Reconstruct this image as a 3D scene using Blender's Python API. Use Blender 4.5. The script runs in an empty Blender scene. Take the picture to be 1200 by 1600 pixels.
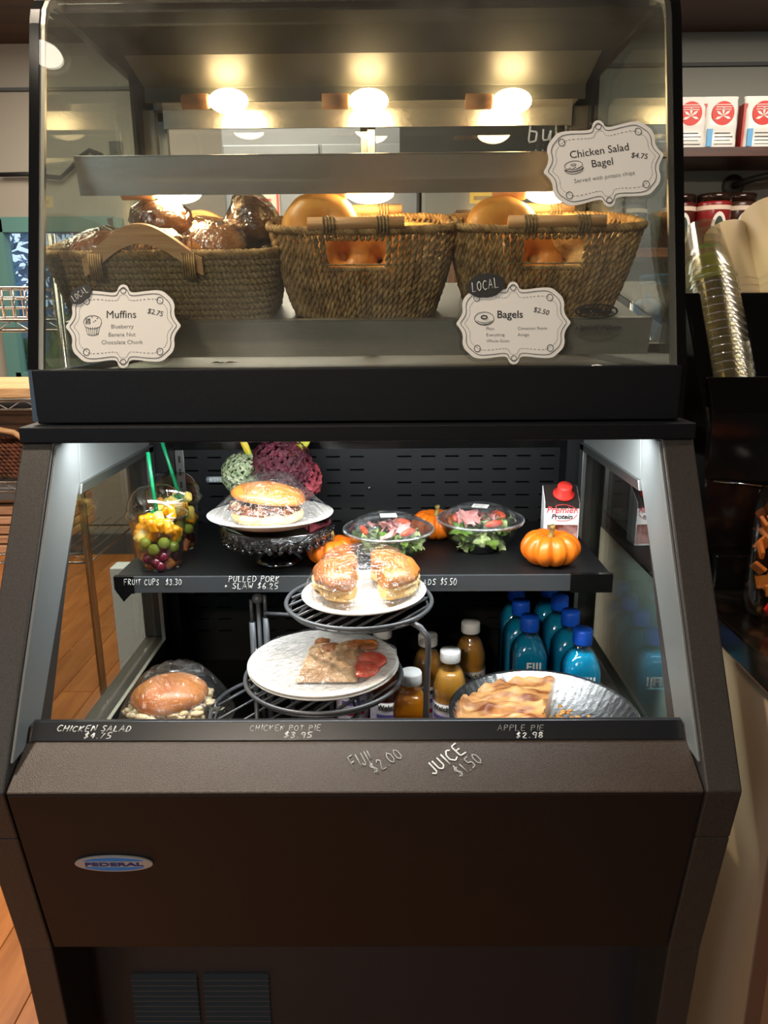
import bpy, bmesh, math, random
from mathutils import Vector, Matrix, Euler, noise

SC = bpy.context.scene
COL = SC.collection
# ------------------------------------------------------------------ camera
FPX = 1170.0
CAM_O = Vector((.045, 0, 1.45))
TH, YA, RO = math.radians(14.84), .0085, .008
CF = Vector((-math.sin(YA)*math.cos(TH), math.cos(YA)*math.cos(TH), -math.sin(TH)))
_r = CF.cross(Vector((0, 0, 1))).normalized(); _u = _r.cross(CF)
CR = _r*math.cos(RO) - _u*math.sin(RO)
CU = _u*math.cos(RO) + _r*math.sin(RO)
cd = bpy.data.cameras.new('camera'); cam = bpy.data.objects.new('camera', cd); COL.objects.link(cam)
cd.sensor_fit = 'VERTICAL'; cd.sensor_height = 36; cd.lens = FPX/1600*36; cd.clip_start = .02
cam.matrix_world = Matrix(((CR.x, CU.x, -CF.x, CAM_O.x), (CR.y, CU.y, -CF.y, CAM_O.y), (CR.z, CU.z, -CF.z, CAM_O.z), (0, 0, 0, 1)))
SC.camera = cam

def ray(px, py): return CF*FPX + CR*(px-600) - CU*(py-800)
def at(px, py, Y):                       # point on the plane y = Y
    d = ray(px, py); return CAM_O + d*(Y/d.y)
def atz(px, py, z):
    d = ray(px, py); return CAM_O + d*((z-CAM_O.z)/d.z)

# ------------------------------------------------------------------ world, lights, exposure
SC.view_settings.view_transform = 'Standard'; SC.view_settings.look = 'None'
SC.view_settings.exposure = 0.0; SC.view_settings.gamma = 1; SC.view_settings.use_curve_mapping = False
SC.cycles.max_bounces = 10; SC.cycles.transparent_max_bounces = 40; SC.cycles.glossy_bounces = 6
SC.cycles.use_denoising = True; SC.cycles.sample_clamp_indirect = 6
w = bpy.data.worlds.new('world'); SC.world = w; w.use_nodes = True
w.node_tree.nodes['Background'].inputs[0].default_value = (.55, .75, 1, 1)
w.node_tree.nodes['Background'].inputs[1].default_value = 1.6

def area(name, loc, target, sx, sy, power, color, spread=None):
    l = bpy.data.lights.new(name, 'AREA'); l.shape = 'RECTANGLE'; l.size = sx; l.size_y = sy
    l.energy = power; l.color = color
    if spread: l.spread = spread
    o = bpy.data.objects.new(name, l); COL.objects.link(o); o.location = loc
    o.rotation_euler = (Vector(target)-Vector(loc)).to_track_quat('-Z', 'Y').to_euler()
    return o
# daylight from shop windows behind the camera, and the room's ceiling light
area('window_daylight', (-2.6, -2.2, 1.7), (0, 1, 1.0), 1.4, 1.4, 22, (.62, .82, 1.0))
area('room_light_left', (-1.6, 2.6, 2.8), (-1.6, 2.8, 0), 1.2, 1.8, 62, (1.0, .86, .68))
area('room_light_over', (-.8, .95, 2.8), (-.55, .9, .6), .16, .12, 40, (1.0, .84, .66))
area('room_light_front', (-.75, -2.35, 2.8), (0, 1.0, 1.2), .30, .14, 62, (1.0, .86, .7))
area('room_light_rear', (-.6, 3.2, 2.78), (-.5, 3.4, 0), 2.4, .6, 70, (1.0, .90, .76))
area('room_light_right', (1.6, 2.0, 2.8), (1.4, 3.2, 1.4), .8, .8, 50, (1.0, .88, .74))

# ------------------------------------------------------------------ colours and materials
def C(h):
    h = h.lstrip('#'); o = []
    for i in (0, 2, 4):
        c = int(h[i:i+2], 16)/255; o.append(c/12.92 if c <= .04045 else ((c+.055)/1.055)**2.4)
    return (*o, 1)
_mats = {}
def mat(name, col, rough=.5, metal=0, spec=.5, n=None, col2=None, nscale=20, bump=0, bscale=200, stretch=None, trans=0, ior=1.45, emit=None, es=0, coat=0, sss=0, aniso=0, sheen=0, rnd=0, detail=4, lo=.35, hi=.65):
    if name in _mats: return _mats[name]
    m = bpy.data.materials.new(name); m.use_nodes = True; _mats[name] = m
    nt = m.node_tree; N = nt.nodes; L = nt.links; b = N['Principled BSDF']
    if isinstance(col, str): col = C(col)
    if isinstance(col2, str): col2 = C(col2)
    b.inputs['Base Color'].default_value = col; b.inputs['Roughness'].default_value = rough
    b.inputs['Metallic'].default_value = metal; b.inputs['Specular IOR Level'].default_value = spec
    b.inputs['IOR'].default_value = ior; b.inputs['Transmission Weight'].default_value = trans
    b.inputs['Coat Weight'].default_value = coat; b.inputs['Anisotropic'].default_value = aniso
    if sss:
        b.inputs['Subsurface Weight'].default_value = sss; b.inputs['Subsurface Radius'].default_value = (.02, .01, .006)
        b.inputs['Subsurface Scale'].default_value = .5
    if emit:
        b.inputs['Emission Color'].default_value = C(emit) if isinstance(emit, str) else emit
        b.inputs['Emission Strength'].default_value = es
    tc = N.new('ShaderNodeTexCoord'); mp = N.new('ShaderNodeMapping'); L.new(tc.outputs['Object'], mp.inputs[0])
    if stretch: mp.inputs['Scale'].default_value = stretch
    cs = None
    if col2 is not None:
        t = N.new('ShaderNodeTexNoise'); t.inputs['Scale'].default_value = nscale; t.inputs['Detail'].default_value = detail
        L.new(mp.outputs[0], t.inputs['Vector'])
        r = N.new('ShaderNodeValToRGB'); r.color_ramp.elements[0].position = lo; r.color_ramp.elements[1].position = hi
        r.color_ramp.elements[0].color = col; r.color_ramp.elements[1].color = col2
        L.new(t.outputs[0], r.inputs[0]); cs = r.outputs[0]
    if rnd:
        oi = N.new('ShaderNodeObjectInfo'); hs = N.new('ShaderNodeHueSaturation'); mr = N.new('ShaderNodeMapRange')
        mr.inputs[3].default_value = 1-rnd; mr.inputs[4].default_value = 1+rnd
        L.new(oi.outputs['Random'], mr.inputs[0]); L.new(mr.outputs[0], hs.inputs['Value'])
        if cs: L.new(cs, hs.inputs['Color'])
        else: hs.inputs['Color'].default_value = col
        cs = hs.outputs[0]
    if cs: L.new(cs, b.inputs['Base Color'])
    if bump:
        t2 = N.new('ShaderNodeTexNoise'); t2.inputs['Scale'].default_value = bscale; t2.inputs['Detail'].default_value = 3
        L.new(mp.outputs[0], t2.inputs['Vector']); bp = N.new('ShaderNodeBump'); bp.inputs['Strength'].default_value = bump
        bp.inputs['Distance'].default_value = .002
        L.new(t2.outputs[0], bp.inputs['Height']); L.new(bp.outputs[0], b.inputs['Normal'])
    return m

def glass(name, tint='#ffffff', base=.05, edge=.8, rough=0.0, bump=0, bscale=40, smudge=0, stretch=None, power=4, sm_scale=3, sm_lo=.5, sm_hi=.75, col=None):
    """thin clear sheet: transparent, with a mirror that grows at grazing angles"""
    if name in _mats: return _mats[name]
    m = bpy.data.materials.new(name); m.use_nodes = True; _mats[name] = m
    nt = m.node_tree; N = nt.nodes; L = nt.links; N.remove(N['Principled BSDF']); out = N['Material Output']
    tr = N.new('ShaderNodeBsdfTransparent'); tr.inputs[0].default_value = C(tint)
    gl = N.new('ShaderNodeBsdfGlossy'); gl.inputs['Roughness'].default_value = rough
    lw = N.new('ShaderNodeLayerWeight'); lw.inputs[0].default_value = .5
    p = N.new('ShaderNodeMath'); p.operation = 'POWER'; L.new(lw.outputs['Facing'], p.inputs[0]); p.inputs[1].default_value = power
    q = N.new('ShaderNodeMath'); q.operation = 'MULTIPLY_ADD'; L.new(p.outputs[0], q.inputs[0]); q.inputs[1].default_value = edge; q.inputs[2].default_value = base
    q.use_clamp = True
    mx = N.new('ShaderNodeMixShader'); L.new(q.outputs[0], mx.inputs[0]); L.new(tr.outputs[0], mx.inputs[1]); L.new(gl.outputs[0], mx.inputs[2])
    tc = N.new('ShaderNodeTexCoord'); mp = N.new('ShaderNodeMapping'); L.new(tc.outputs['Object'], mp.inputs[0])
    if stretch: mp.inputs['Scale'].default_value = stretch
    last = mx.outputs[0]
    if bump:
        t2 = N.new('ShaderNodeTexNoise'); t2.inputs['Scale'].default_value = bscale; t2.inputs['Detail'].default_value = 3
        t2.inputs['Distortion'].default_value = 1.5
        L.new(mp.outputs[0], t2.inputs['Vector']); bp = N.new('ShaderNodeBump'); bp.inputs['Strength'].default_value = bump; bp.inputs['Distance'].default_value = .01
        L.new(t2.outputs[0], bp.inputs['Height']); L.new(bp.outputs[0], gl.inputs['Normal']); L.new(bp.outputs[0], lw.inputs['Normal'])
    if smudge:
        t = N.new('ShaderNodeTexNoise'); t.inputs['Scale'].default_value = sm_scale; t.inputs['Detail'].default_value = 6
        L.new(mp.outputs[0], t.inputs['Vector'])
        r = N.new('ShaderNodeMapRange'); r.inputs[1].default_value = sm_lo; r.inputs[2].default_value = sm_hi; r.inputs[3].default_value = smudge*.15; r.inputs[4].default_value = smudge
        L.new(t.outputs[0], r.inputs[0])
        df = N.new('ShaderNodeBsdfDiffuse'); df.inputs[0].default_value = C(col) if col else (.8, .8, .8, 1)
        m2 = N.new('ShaderNodeMixShader'); L.new(r.outputs[0], m2.inputs[0]); L.new(last, m2.inputs[1]); L.new(df.outputs[0], m2.inputs[2]); last = m2.outputs[0]
    L.new(last, out.inputs[0])
    return m

def emis(name, col, s):
    if name in _mats: return _mats[name]
    m = bpy.data.materials.new(name); m.use_nodes = True; _mats[name] = m
    nt = m.node_tree; b = nt.nodes['Principled BSDF']; b.inputs['Base Color'].default_value = (.8, .8, .8, 1)
    b.inputs['Emission Color'].default_value = C(col); b.inputs['Emission Strength'].default_value = s
    return m

# ------------------------------------------------------------------ mesh builder
class MB:
    def __init__(s): s.v = []; s.f = []; s.sm = []
    def add(s, vs, fs, smooth=False, M=None):
        k = len(s.v)
        for p in vs:
            p = Vector(p); s.v.append(M @ p if M is not None else p)
        for f in fs: s.f.append([i+k for i in f]); s.sm.append(smooth)
        return s
    def box(s, x0, x1, y0, y1, z0, z1, M=None):
        vs = [(x0,y0,z0),(x1,y0,z0),(x1,y1,z0),(x0,y1,z0),(x0,y0,z1),(x1,y0,z1),(x1,y1,z1),(x0,y1,z1)]
        return s.add(vs, [(0,3,2,1),(4,5,6,7),(0,1,5,4),(1,2,6,5),(2,3,7,6),(3,0,4,7)], False, M)
    def cbox(s, c, sz, M=None):
        return s.box(c[0]-sz[0]/2, c[0]+sz[0]/2, c[1]-sz[1]/2, c[1]+sz[1]/2, c[2]-sz[2]/2, c[2]+sz[2]/2, M)
    def prism(s, poly, a0, a1, axis='x', M=None, smooth=False):
        """poly: list of 2-D points; axis x -> (y,z), y -> (x,z), z -> (x,y)"""
        n = len(poly)
        def P(a, p): return {'x': (a, p[0], p[1]), 'y': (p[0], a, p[1]), 'z': (p[0], p[1], a)}[axis]
        vs = [P(a0, p) for p in poly] + [P(a1, p) for p in poly]
        fs = [list(range(n))[::-1], list(range(n, 2*n))]
        k = len(s.v); s.add(vs, fs, False, M)
        for i in range(n):
            j = (i+1) % n; s.f.append([k+i, k+j, k+n+j, k+n+i]); s.sm.append(smooth)
        return s
    def lathe(s, prof, c=(0,0,0), seg=32, M=None, closed=True, fn=None):
        """prof: (r, z) from bottom to top"""
        vs = []; fs = []; n = len(prof)
        for i, (r, z) in enumerate(prof):
            for j in range(seg):
                a = 2*math.pi*j/seg; rr = r if fn is None else fn(r, z, a, i)
                vs.append((c[0]+rr*math.cos(a), c[1]+rr*math.sin(a), c[2]+z))
        for i in range(n-1):
            for j in range(seg):
                k = (j+1) % seg; fs.append((i*seg+j, i*seg+k, (i+1)*seg+k, (i+1)*seg+j))
        if closed:
            if prof[0][0] > 1e-6: fs.append(list(range(seg))[::-1])
            if prof[-1][0] > 1e-6: fs.append([(n-1)*seg+j for j in range(seg)])
        return s.add(vs, fs, True, M)
    def tube(s, path, r, seg=8, cap=True, closed=False, M=None):
        pts = [Vector(p) for p in path]; n = len(pts); vs = []; fs = []
        up = None
        for i, p in enumerate(pts):
            if closed: t = pts[(i+1) % n]-pts[i-1]
            else: t = pts[min(i+1, n-1)]-pts[max(i-1, 0)]
            if t.length < 1e-9: t = Vector((0, 0, 1))
            t.normalize()
            if up is None:
                up = Vector((0, 0, 1)) if abs(t.z) < .9 else Vector((1, 0, 0))
            up = (up - t*up.dot(t))
            if up.length < 1e-6: up = t.orthogonal()
            up.normalize(); side = t.cross(up)
            rr = r[i] if isinstance(r, (list, tuple)) else r
            for j in range(seg):
                a = 2*math.pi*j/seg; vs.append(p + up*(math.cos(a)*rr) + side*(math.sin(a)*rr))
        m = n if closed else n-1
        for i in range(m):
            i2 = (i+1) % n
            for j in range(seg):
                k = (j+1) % seg; fs.append((i*seg+j, i2*seg+j, i2*seg+k, i*seg+k))
        if cap and not closed:
            fs.append(list(range(seg))); fs.append([(n-1)*seg+j for j in range(seg)][::-1])
        return s.add(vs, fs, True, M)
    def ball(s, c, r, seg=16, rings=10, nz=0, nf=8, seed=0, M=None, zmin=None):
        """r: radius or (rx, ry, rz); nz displaces the surface"""
        if not isinstance(r, (tuple, list)): r = (r, r, r)
        vs = [(0, 0, -1)]; fs = []
        for i in range(1, rings):
            ph = math.pi*i/rings
            for j in range(seg):
                a = 2*math.pi*j/seg; vs.append((math.sin(ph)*math.cos(a), math.sin(ph)*math.sin(a), -math.cos(ph)))
        vs.append((0, 0, 1)); o = []
        for v in vs:
            v = Vector(v); k = 1
            if nz: k += nz*noise.noise(Vector((v.x*r[0], v.y*r[1], v.z*r[2]))*nf/max(r)+Vector((seed*7.3, seed*3.1, seed)))
            z = v.z*k*r[2]
            if zmin is not None and z < zmin*r[2]: z = zmin*r[2]
            o.append((c[0]+v.x*k*r[0], c[1]+v.y*k*r[1], c[2]+z))
        for j in range(seg):
            k = (j+1) % seg; fs.append((0, 1+k, 1+j))
            b = 1+(rings-2)*seg; fs.append((b+j, b+k, len(vs)-1))
        for i in range(rings-2):
            for j in range(seg):
                k = (j+1) % seg; a = 1+i*seg; fs.append((a+j, a+k, a+seg+k, a+seg+j))
        return s.add(o, fs, True, M)
    def grid(s, fn, nu, nv, smooth=True, M=None, closeu=False):
        vs = [fn(i/nu, j/nv) for i in range(nu+(0 if closeu else 1)) for j in range(nv+1)]
        W = nv+1; n = nu+(0 if closeu else 1); fs = []
        for i in range(nu):
            i2 = (i+1) % n
            for j in range(nv): fs.append((i*W+j, i2*W+j, i2*W+j+1, i*W+j+1))
        return s.add(vs, fs, smooth, M)

def ob(name, mb, m, parent=None, bev=0, solid=0, loc=None, rot=None, sub=0, seg=2):
    me = bpy.data.meshes.new(name)
    off = Vector((0, 0, 0))
    q = parent
    while q is not None:
        if q.get('_w') is not None: off = Vector(q['_w'])
        q = q.parent
    me.from_pydata([v-off for v in mb.v], [], mb.f)
    me.polygons.foreach_set('use_smooth', mb.sm); me.update()
    for mm in (m if isinstance(m, (list, tuple)) else [m]): me.materials.append(mm)
    o = bpy.data.objects.new(name, me); COL.objects.link(o)
    if parent is not None: o.parent = parent
    if loc is not None: o.location = loc
    if rot is not None: o.rotation_euler = rot
    if solid:
        md = o.modifiers.new('solid', 'SOLIDIFY'); md.thickness = solid
    if bev:
        md = o.modifiers.new('bevel', 'BEVEL'); md.width = bev; md.segments = seg; md.limit_method = 'ANGLE'; md.angle_limit = .6
        if not any(mb.sm): me.polygons.foreach_set('use_smooth', [False]*len(mb.f))
    if sub:
        md = o.modifiers.new('sub', 'SUBSURF'); md.levels = sub; md.render_levels = sub
    return o
def tag(o, label, cat, group=None, kind=None):
    o['label'] = label
    if cat: o['category'] = cat
    if group: o['group'] = group
    if kind: o['kind'] = kind
    return o
def thing(name, label, cat, loc=(0,0,0), rot=(0,0,0), group=None, world=False):
    """Empty at the base; with world=True the parts are given in world coordinates"""
    o = bpy.data.objects.new(name, None); COL.objects.link(o); o.location = loc; o.rotation_euler = rot
    o.empty_display_size = .05
    if world: o['_w'] = tuple(loc)
    return tag(o, label, cat, group)
def sub(child_parent): return child_parent
def struct(name, mb, m, parent=None, **k):
    o = ob(name, mb, m, parent, **k)
    if parent is None: o['kind'] = 'structure'
    return o
def dup(root, loc, rot=None, label=None, scale=None):
    def cp(o, par):
        c = o.copy(); COL.objects.link(c); c.parent = par
        for ch in list(o.children): cp(ch, c)
        return c
    r = cp(root, None); r.location = loc
    if rot is not None: r.rotation_euler = rot
    if scale is not None: r.scale = scale
    if label: r['label'] = label
    return r

# ------------------------------------------------------------------ writing
G = {  # hand-drawn capitals: strokes on a .62 x 1 cell
'A': [[(0,0),(.3,1),(.6,0)],[(.1,.38),(.5,.38)]], 'B': [[(.05,0),(.05,1),(.45,.95),(.5,.72),(.05,.52),(.5,.4),(.55,.15),(.05,0)]],
'C': [[(.55,.85),(.3,1),(.05,.7),(.05,.3),(.3,0),(.58,.15)]], 'D': [[(.05,0),(.05,1),(.4,.9),(.58,.5),(.4,.1),(.05,0)]],
'E': [[(.52,1),(.05,.97),(.05,.02),(.55,0)],[(.05,.5),(.42,.52)]], 'F': [[(.55,1),(.05,.97),(.05,0)],[(.05,.52),(.42,.54)]],
'H': [[(.05,1),(.05,0)],[(.52,1),(.52,0)],[(.05,.5),(.52,.52)]], 'I': [[(.15,1),(.15,0)]], 'J': [[(.4,1),(.4,.15),(.22,0),(.02,.2)]],
'K': [[(.05,1),(.05,0)],[(.52,1),(.07,.45),(.56,0)]], 'L': [[(.05,1),(.05,0),(.5,.02)]], 'M': [[(.0,0),(.1,1),(.33,.4),(.56,1),(.66,0)]],
'N': [[(.05,0),(.05,1),(.52,0),(.52,1)]], 'O': [[(.3,1),(.05,.75),(.05,.25),(.3,0),(.56,.25),(.56,.75),(.3,1)]],
'P': [[(.05,0),(.05,1),(.45,.95),(.5,.65),(.05,.48)]], 'R': [[(.05,0),(.05,1),(.45,.93),(.48,.65),(.05,.5),(.55,0)]],
'S': [[(.5,.88),(.28,1),(.06,.78),(.48,.35),(.36,.03),(.03,.12)]], 'T': [[(0,1),(.56,1)],[(.28,1),(.28,0)]],
'U': [[(.05,1),(.05,.2),(.28,0),(.52,.2),(.52,1)]], 'W': [[(0,1),(.15,0),(.33,.65),(.5,0),(.66,1)]],
'0': [[(.26,1),(.05,.7),(.05,.25),(.26,0),(.48,.28),(.48,.75),(.26,1)]], '1': [[(.18,1),(.18,0)]], '2': [[(.05,.75),(.2,1),(.45,.8),(.05,.02),(.5,.02)]],
'3': [[(.05,.9),(.3,1),(.45,.75),(.18,.54),(.47,.3),(.3,0),(.02,.1)]], '4': [[(.38,0),(.38,1),(.03,.35),(.55,.35)]], '5': [[(.48,1),(.1,.98),(.08,.58),(.42,.5),(.42,.1),(.05,.03)]],
'6': [[(.4,1),(.1,.5),(.08,.15),(.3,0),(.47,.25),(.3,.45),(.08,.3)]], '7': [[(.02,1),(.5,1),(.2,0)]], '8': [[(.26,.52),(.07,.75),(.26,1),(.45,.75),(.26,.52),(.04,.25),(.26,0),(.5,.25),(.26,.52)]],
'9': [[(.45,.6),(.25,.5),(.05,.72),(.25,1),(.46,.85),(.4,.0)]], '$': [[(.46,.8),(.26,.92),(.07,.72),(.45,.35),(.3,.08),(.03,.18)],[(.3,1.12),(.22,-.1)]],
'.': [[(.08,.0),(.1,.06)]], '+': [[(.05,.4),(.5,.45)],[(.25,.7),(.28,.12)]], '!': [[(.12,1),(.12,.3)],[(.11,.02),(.13,.07)]], '-': [[(.05,.45),(.3,.47)]],
'b': [[(.05,1),(.05,0),(.4,.05),(.42,.45),(.07,.5)]], 'u': [[(.05,.55),(.08,.05),(.35,.05),(.42,.55),(.45,0)]], 'c': [[(.4,.5),(.08,.45),(.08,.05),(.42,.05)]],
'h': [[(.05,1),(.05,0)],[(.06,.4),(.3,.55),(.4,.4),(.42,0)]], 'i': [[(.1,.55),(.1,0)],[(.1,.8),(.11,.84)]],
}
def hand(text, h, wgt, seed=1, slant=0, adv=.78):
    """strokes as thin chalk-marker lines in the x-z plane (front = -y), starting at x=0"""
    rr = random.Random(seed); mb = MB(); x = 0
    for ch in text:
        if ch == ' ': x += .5*h; continue
        st = G[ch]; wd = max(p[0] for s_ in st for p in s_)
        dz = rr.uniform(-.04, .04); sc = rr.uniform(.93, 1.07)
        for s_ in st:
            pts = [((p[0]*sc+slant*p[1])*h + x + rr.uniform(-.015, .015)*h, 0, (p[1]*sc+dz)*h) for p in s_]
            if len(pts) > 3:                                   # round the corners
                q = [Vector(pts[0])]
                for i in range(len(pts)-1):
                    a, b = Vector(pts[i]), Vector(pts[i+1]); q += [a.lerp(b, .12), a.lerp(b, .88)]
                q.append(Vector(pts[-1])); pts = q
            mb.tube(pts, wgt*h, 5)
        x += (wd+adv-.55)*h
    for i, v in enumerate(mb.v): mb.v[i] = Vector((v.x, v.y*.25, v.z))
    return mb, x
def put(mb, M):
    mb.v = [M @ Vector(v) for v in mb.v]; return mb
def frame_at(o, xdir, zdir):
    xd = Vector(xdir).normalized(); zd = Vector(zdir); zd = (zd - xd*zd.dot(xd)).normalized(); yd = zd.cross(xd)
    return Matrix(((xd.x, yd.x, zd.x, o[0]), (xd.y, yd.y, zd.y, o[1]), (xd.z, yd.z, zd.z, o[2]), (0, 0, 0, 1)))
def type_mb(text, size, depth=.0002, shear=0, bold=0, align='CENTER', xs=1.0):
    """printed letters in the x-z plane, facing -y"""
    cu = bpy.data.curves.new('t', 'FONT'); cu.body = text; cu.size = size; cu.extrude = depth; cu.align_x = align; cu.shear = shear; cu.offset = bold; cu.resolution_u = 3
    o = bpy.data.objects.new('t', cu); COL.objects.link(o)
    dg = bpy.context.evaluated_depsgraph_get(); dg.update(); me = o.evaluated_get(dg).to_mesh()
    mb = MB(); mb.v = [Vector((v.co.x*xs, -v.co.z, v.co.y)) for v in me.vertices]
    mb.f = [list(p.vertices) for p in me.polygons]; mb.sm = [False]*len(mb.f)
    o.evaluated_get(dg).to_mesh_clear(); bpy.data.objects.remove(o); bpy.data.curves.remove(cu)
    return mb
def ell(rx, rz, n=48, c=(0, 0)): return [(c[0]+rx*math.cos(2*math.pi*i/n), c[1]+rz*math.sin(2*math.pi*i/n)) for i in range(n)]
# ------------------------------------------------------------------ shared materials
M_BLACK = mat('black_powder_coat', '#1f1c1a', .45, col2='#3a342f', nscale=900, detail=1, bump=.3, bscale=900, spec=.5)
M_BROWNBLK = mat('dark_bronze_powder_coat', '#2a211c', .36, col2='#43382f', nscale=900, detail=1, bump=.3, bscale=900)
M_NAVYBLK = mat('blue_black_powder_coat', '#07090e', .5, spec=.25, bump=.25, bscale=900)
M_BLACKG = mat('black_gloss_trim', '#0d0d0d', .15)
M_BLACKM = mat('black_interior_metal', '#0b0b0c', .5, spec=.35, bump=.1, bscale=600)
M_GREYIN = mat('grey_interior_frame', '#8a8f8c', .45, metal=.3, bump=.1, bscale=500)
M_STEEL = mat('brushed_steel', '#cfccc4', .27, metal=.8, bump=.12, bscale=60, stretch=(1, 40, 40), aniso=.4)
M_STEELD = mat('dull_steel', '#8f8d86', .4, metal=1, bump=.1, bscale=60, stretch=(1, 30, 30))
M_CHROME = mat('chrome', '#cccccc', .12, metal=1)
M_ALU = mat('aluminium_rail', '#a9a9a5', .35, metal=1)
M_PANE = glass('display_glass', '#f4f6f3', base=.05, edge=.9, smudge=.07, sm_scale=5, sm_lo=.45, sm_hi=.8, col='#b5b3ab')
M_PANE2 = glass('side_glass', '#eef4f0', base=.10, edge=.9)
M_CLEAR = glass('clear_plastic', '#fafafa', base=.09, edge=.75, rough=.03, power=2.5)
M_WRAP = glass('cling_film', '#fbfbfb', base=.065, edge=.45, rough=.10, bump=1.0, bscale=60, power=2.2, smudge=.03, sm_scale=30, col='#ffffff')
M_CHALK = mat('chalk_marker_white', '#c9cac6', .8)
M_CHALKD = mat('faint_chalk_marker', '#8f8f8c', .8)
M_WHITE = mat('white_plastic', '#e8e8e6', .35)
M_FOAM = mat('white_foam_plate', '#cbc7c0', .45, bump=.15, bscale=300, sss=.1)
M_PAPER = mat('white_card', '#d3d0ca', .55)
M_INK = mat('black_ink', '#141414', .6)
M_INKG = mat('grey_ink', '#5f5f5f', .6)
M_BREAD = mat('bread_golden', '#c98a3c', .42, col2='#dba85a', nscale=12, bump=.25, bscale=120, sss=.15)
M_BREADD = mat('bread_crust', '#96501a', .35, col2='#c4813c', nscale=9, bump=.3, bscale=90, sss=.1, spec=.6)
M_CRUMB = mat('bread_crumb', '#e6cfa4', .8, col2='#d3b27c', nscale=60, bump=.5, bscale=200, sss=.1)
M_WOODP = mat('pale_pine', '#d6ab7c', .5, col2='#c29263', nscale=6, stretch=(2, 30, 30), bump=.1, bscale=30)
M_DARKWOOD = mat('dark_stained_wood', '#4a261a', .4, col2='#331911', nscale=5, stretch=(1, 12, 12))
M_RUBBER = mat('black_rubber', '#111111', .6)

# ------------------------------------------------------------------ the room
FLZ = 0.0
M_PLANK = mat('orange_oak_plank', '#b8763f', .34, col2='#8f5227', nscale=3, stretch=(9, .9, 1), bump=.1, bscale=40, rnd=.14, detail=6, lo=.3, hi=.75)
f = MB().box(-3.2, 2.6, -2.8, 4.7, -.06, -.012)
floor = struct('floor', f, mat('subfloor', '#3a2413', .6))
pk = MB().box(-.0635, .0635, -.598, .598, -.012, 0)
first = None; rr = random.Random(4)
for i in range(27):
    for j in range(5):
        x = -2.75+i*.1285; y = -.3+j*1.2+(.43 if i % 2 else 0)+(.2 if i % 3 else 0)
        if first is None:
            first = ob('plank', pk, M_PLANK, floor, bev=.0015, loc=(x, y, 0), seg=1); o = first
        else:
            o = first.copy(); COL.objects.link(o); o.location = (x, y, 0)
M_WALL = mat('grey_green_wall_paint', '#7f8078', .7, bump=.15, bscale=80)
M_WALLT = mat('taupe_wall_paint', '#868075', .7, bump=.1, bscale=80)
CZ = 2.86
# back wall on the left with its window hole
wx0, wx1, wz0, wz1 = -2.16, -1.50, 1.10, 1.93
b = MB(); b.box(-3.2, wx0, 4.5, 4.6, 0, CZ); b.box(wx1, .2, 4.5, 4.6, 0, CZ); b.box(wx0, wx1, 4.5, 4.6, 0, wz0); b.box(wx0, wx1, 4.5, 4.6, wz1, CZ)
struct('wall_back', b, M_WALLT)
struct('wall_back_right', MB().box(.2, 2.6, 3.4, 3.5, 0, CZ), M_WALL)
struct('wall_return', MB().box(.2, .28, 3.5, 4.6, 0, CZ), M_WALL)
struct('wall_left', MB().box(-3.3, -3.2, -2.8, 4.6, 0, CZ), M_WALLT)
struct('wall_right', MB().box(2.6, 2.7, -2.8, 3.5, 0, CZ), M_WALL)
struct('wall_front', MB().box(-3.2, 2.6, -2.9, -2.8, 0, CZ), mat('warm_grey_wall', '#5c554d', .8))
struct('ceiling', MB().box(-3.3, 2.7, -2.9, 4.6, CZ, CZ+.08), mat('brown_ceiling', '#4b3020', .5, col2='#38220f', nscale=2, stretch=(1, 12, 1)))
# unseen glowing ceiling panels, added for steel lip reflections and cool front light
M_GLOWC = emis('added_cool_glow', '#a9cdda', 3.2); M_GLOWW = emis('added_warm_glow', '#f2e6cf', 5.0)
for k, (a, c, y0, y1, mm) in enumerate(((-.9, -.2, -2.75, -2.2, M_GLOWC), (-.12, .0, -2.75, -2.2, M_GLOWW), (.5, 1.0, -2.75, -2.2, M_GLOWC))):
    sw_ = struct('window_%d' % (k+2), MB().box(a, c, y0, y1, CZ-.012, CZ-.006), mm)  # added light panel out of view, not a window of the room
    fr_ = MB()
    for q in ((a-.02, a, y0-.02, y1+.02), (c, c+.02, y0-.02, y1+.02), (a, c, y0-.02, y0), (a, c, y1, y1+.02)): fr_.box(q[0], q[1], q[2], q[3], CZ-.03, CZ)
    ob('window_frame', fr_, M_WHITE, sw_)  # rim around the added light panel
struct('trim_1', MB().box(.2, 2.6, 2.7, 3.4, 2.53, CZ), mat('red_brown_soffit', '#4c2c22', .35))
struct('trim_2', MB().box(.2, 2.6, 3.385, 3.4, 2.405, 2.418), mat('dark_grey_trim', '#3f4244', .6))  # thin dark grey trim strip along the wall
struct('trim_3', MB().box(-3.2, .2, 4.48, 4.5, 2.63, 2.645), mat('dark_grey_trim'  , '#3f4244', .6))
struct('baseboard_back', MB().box(-3.2, .2, 4.475, 4.5, 0, .13), mat('grey_baseboard', '#4d4f50', .5))
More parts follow.
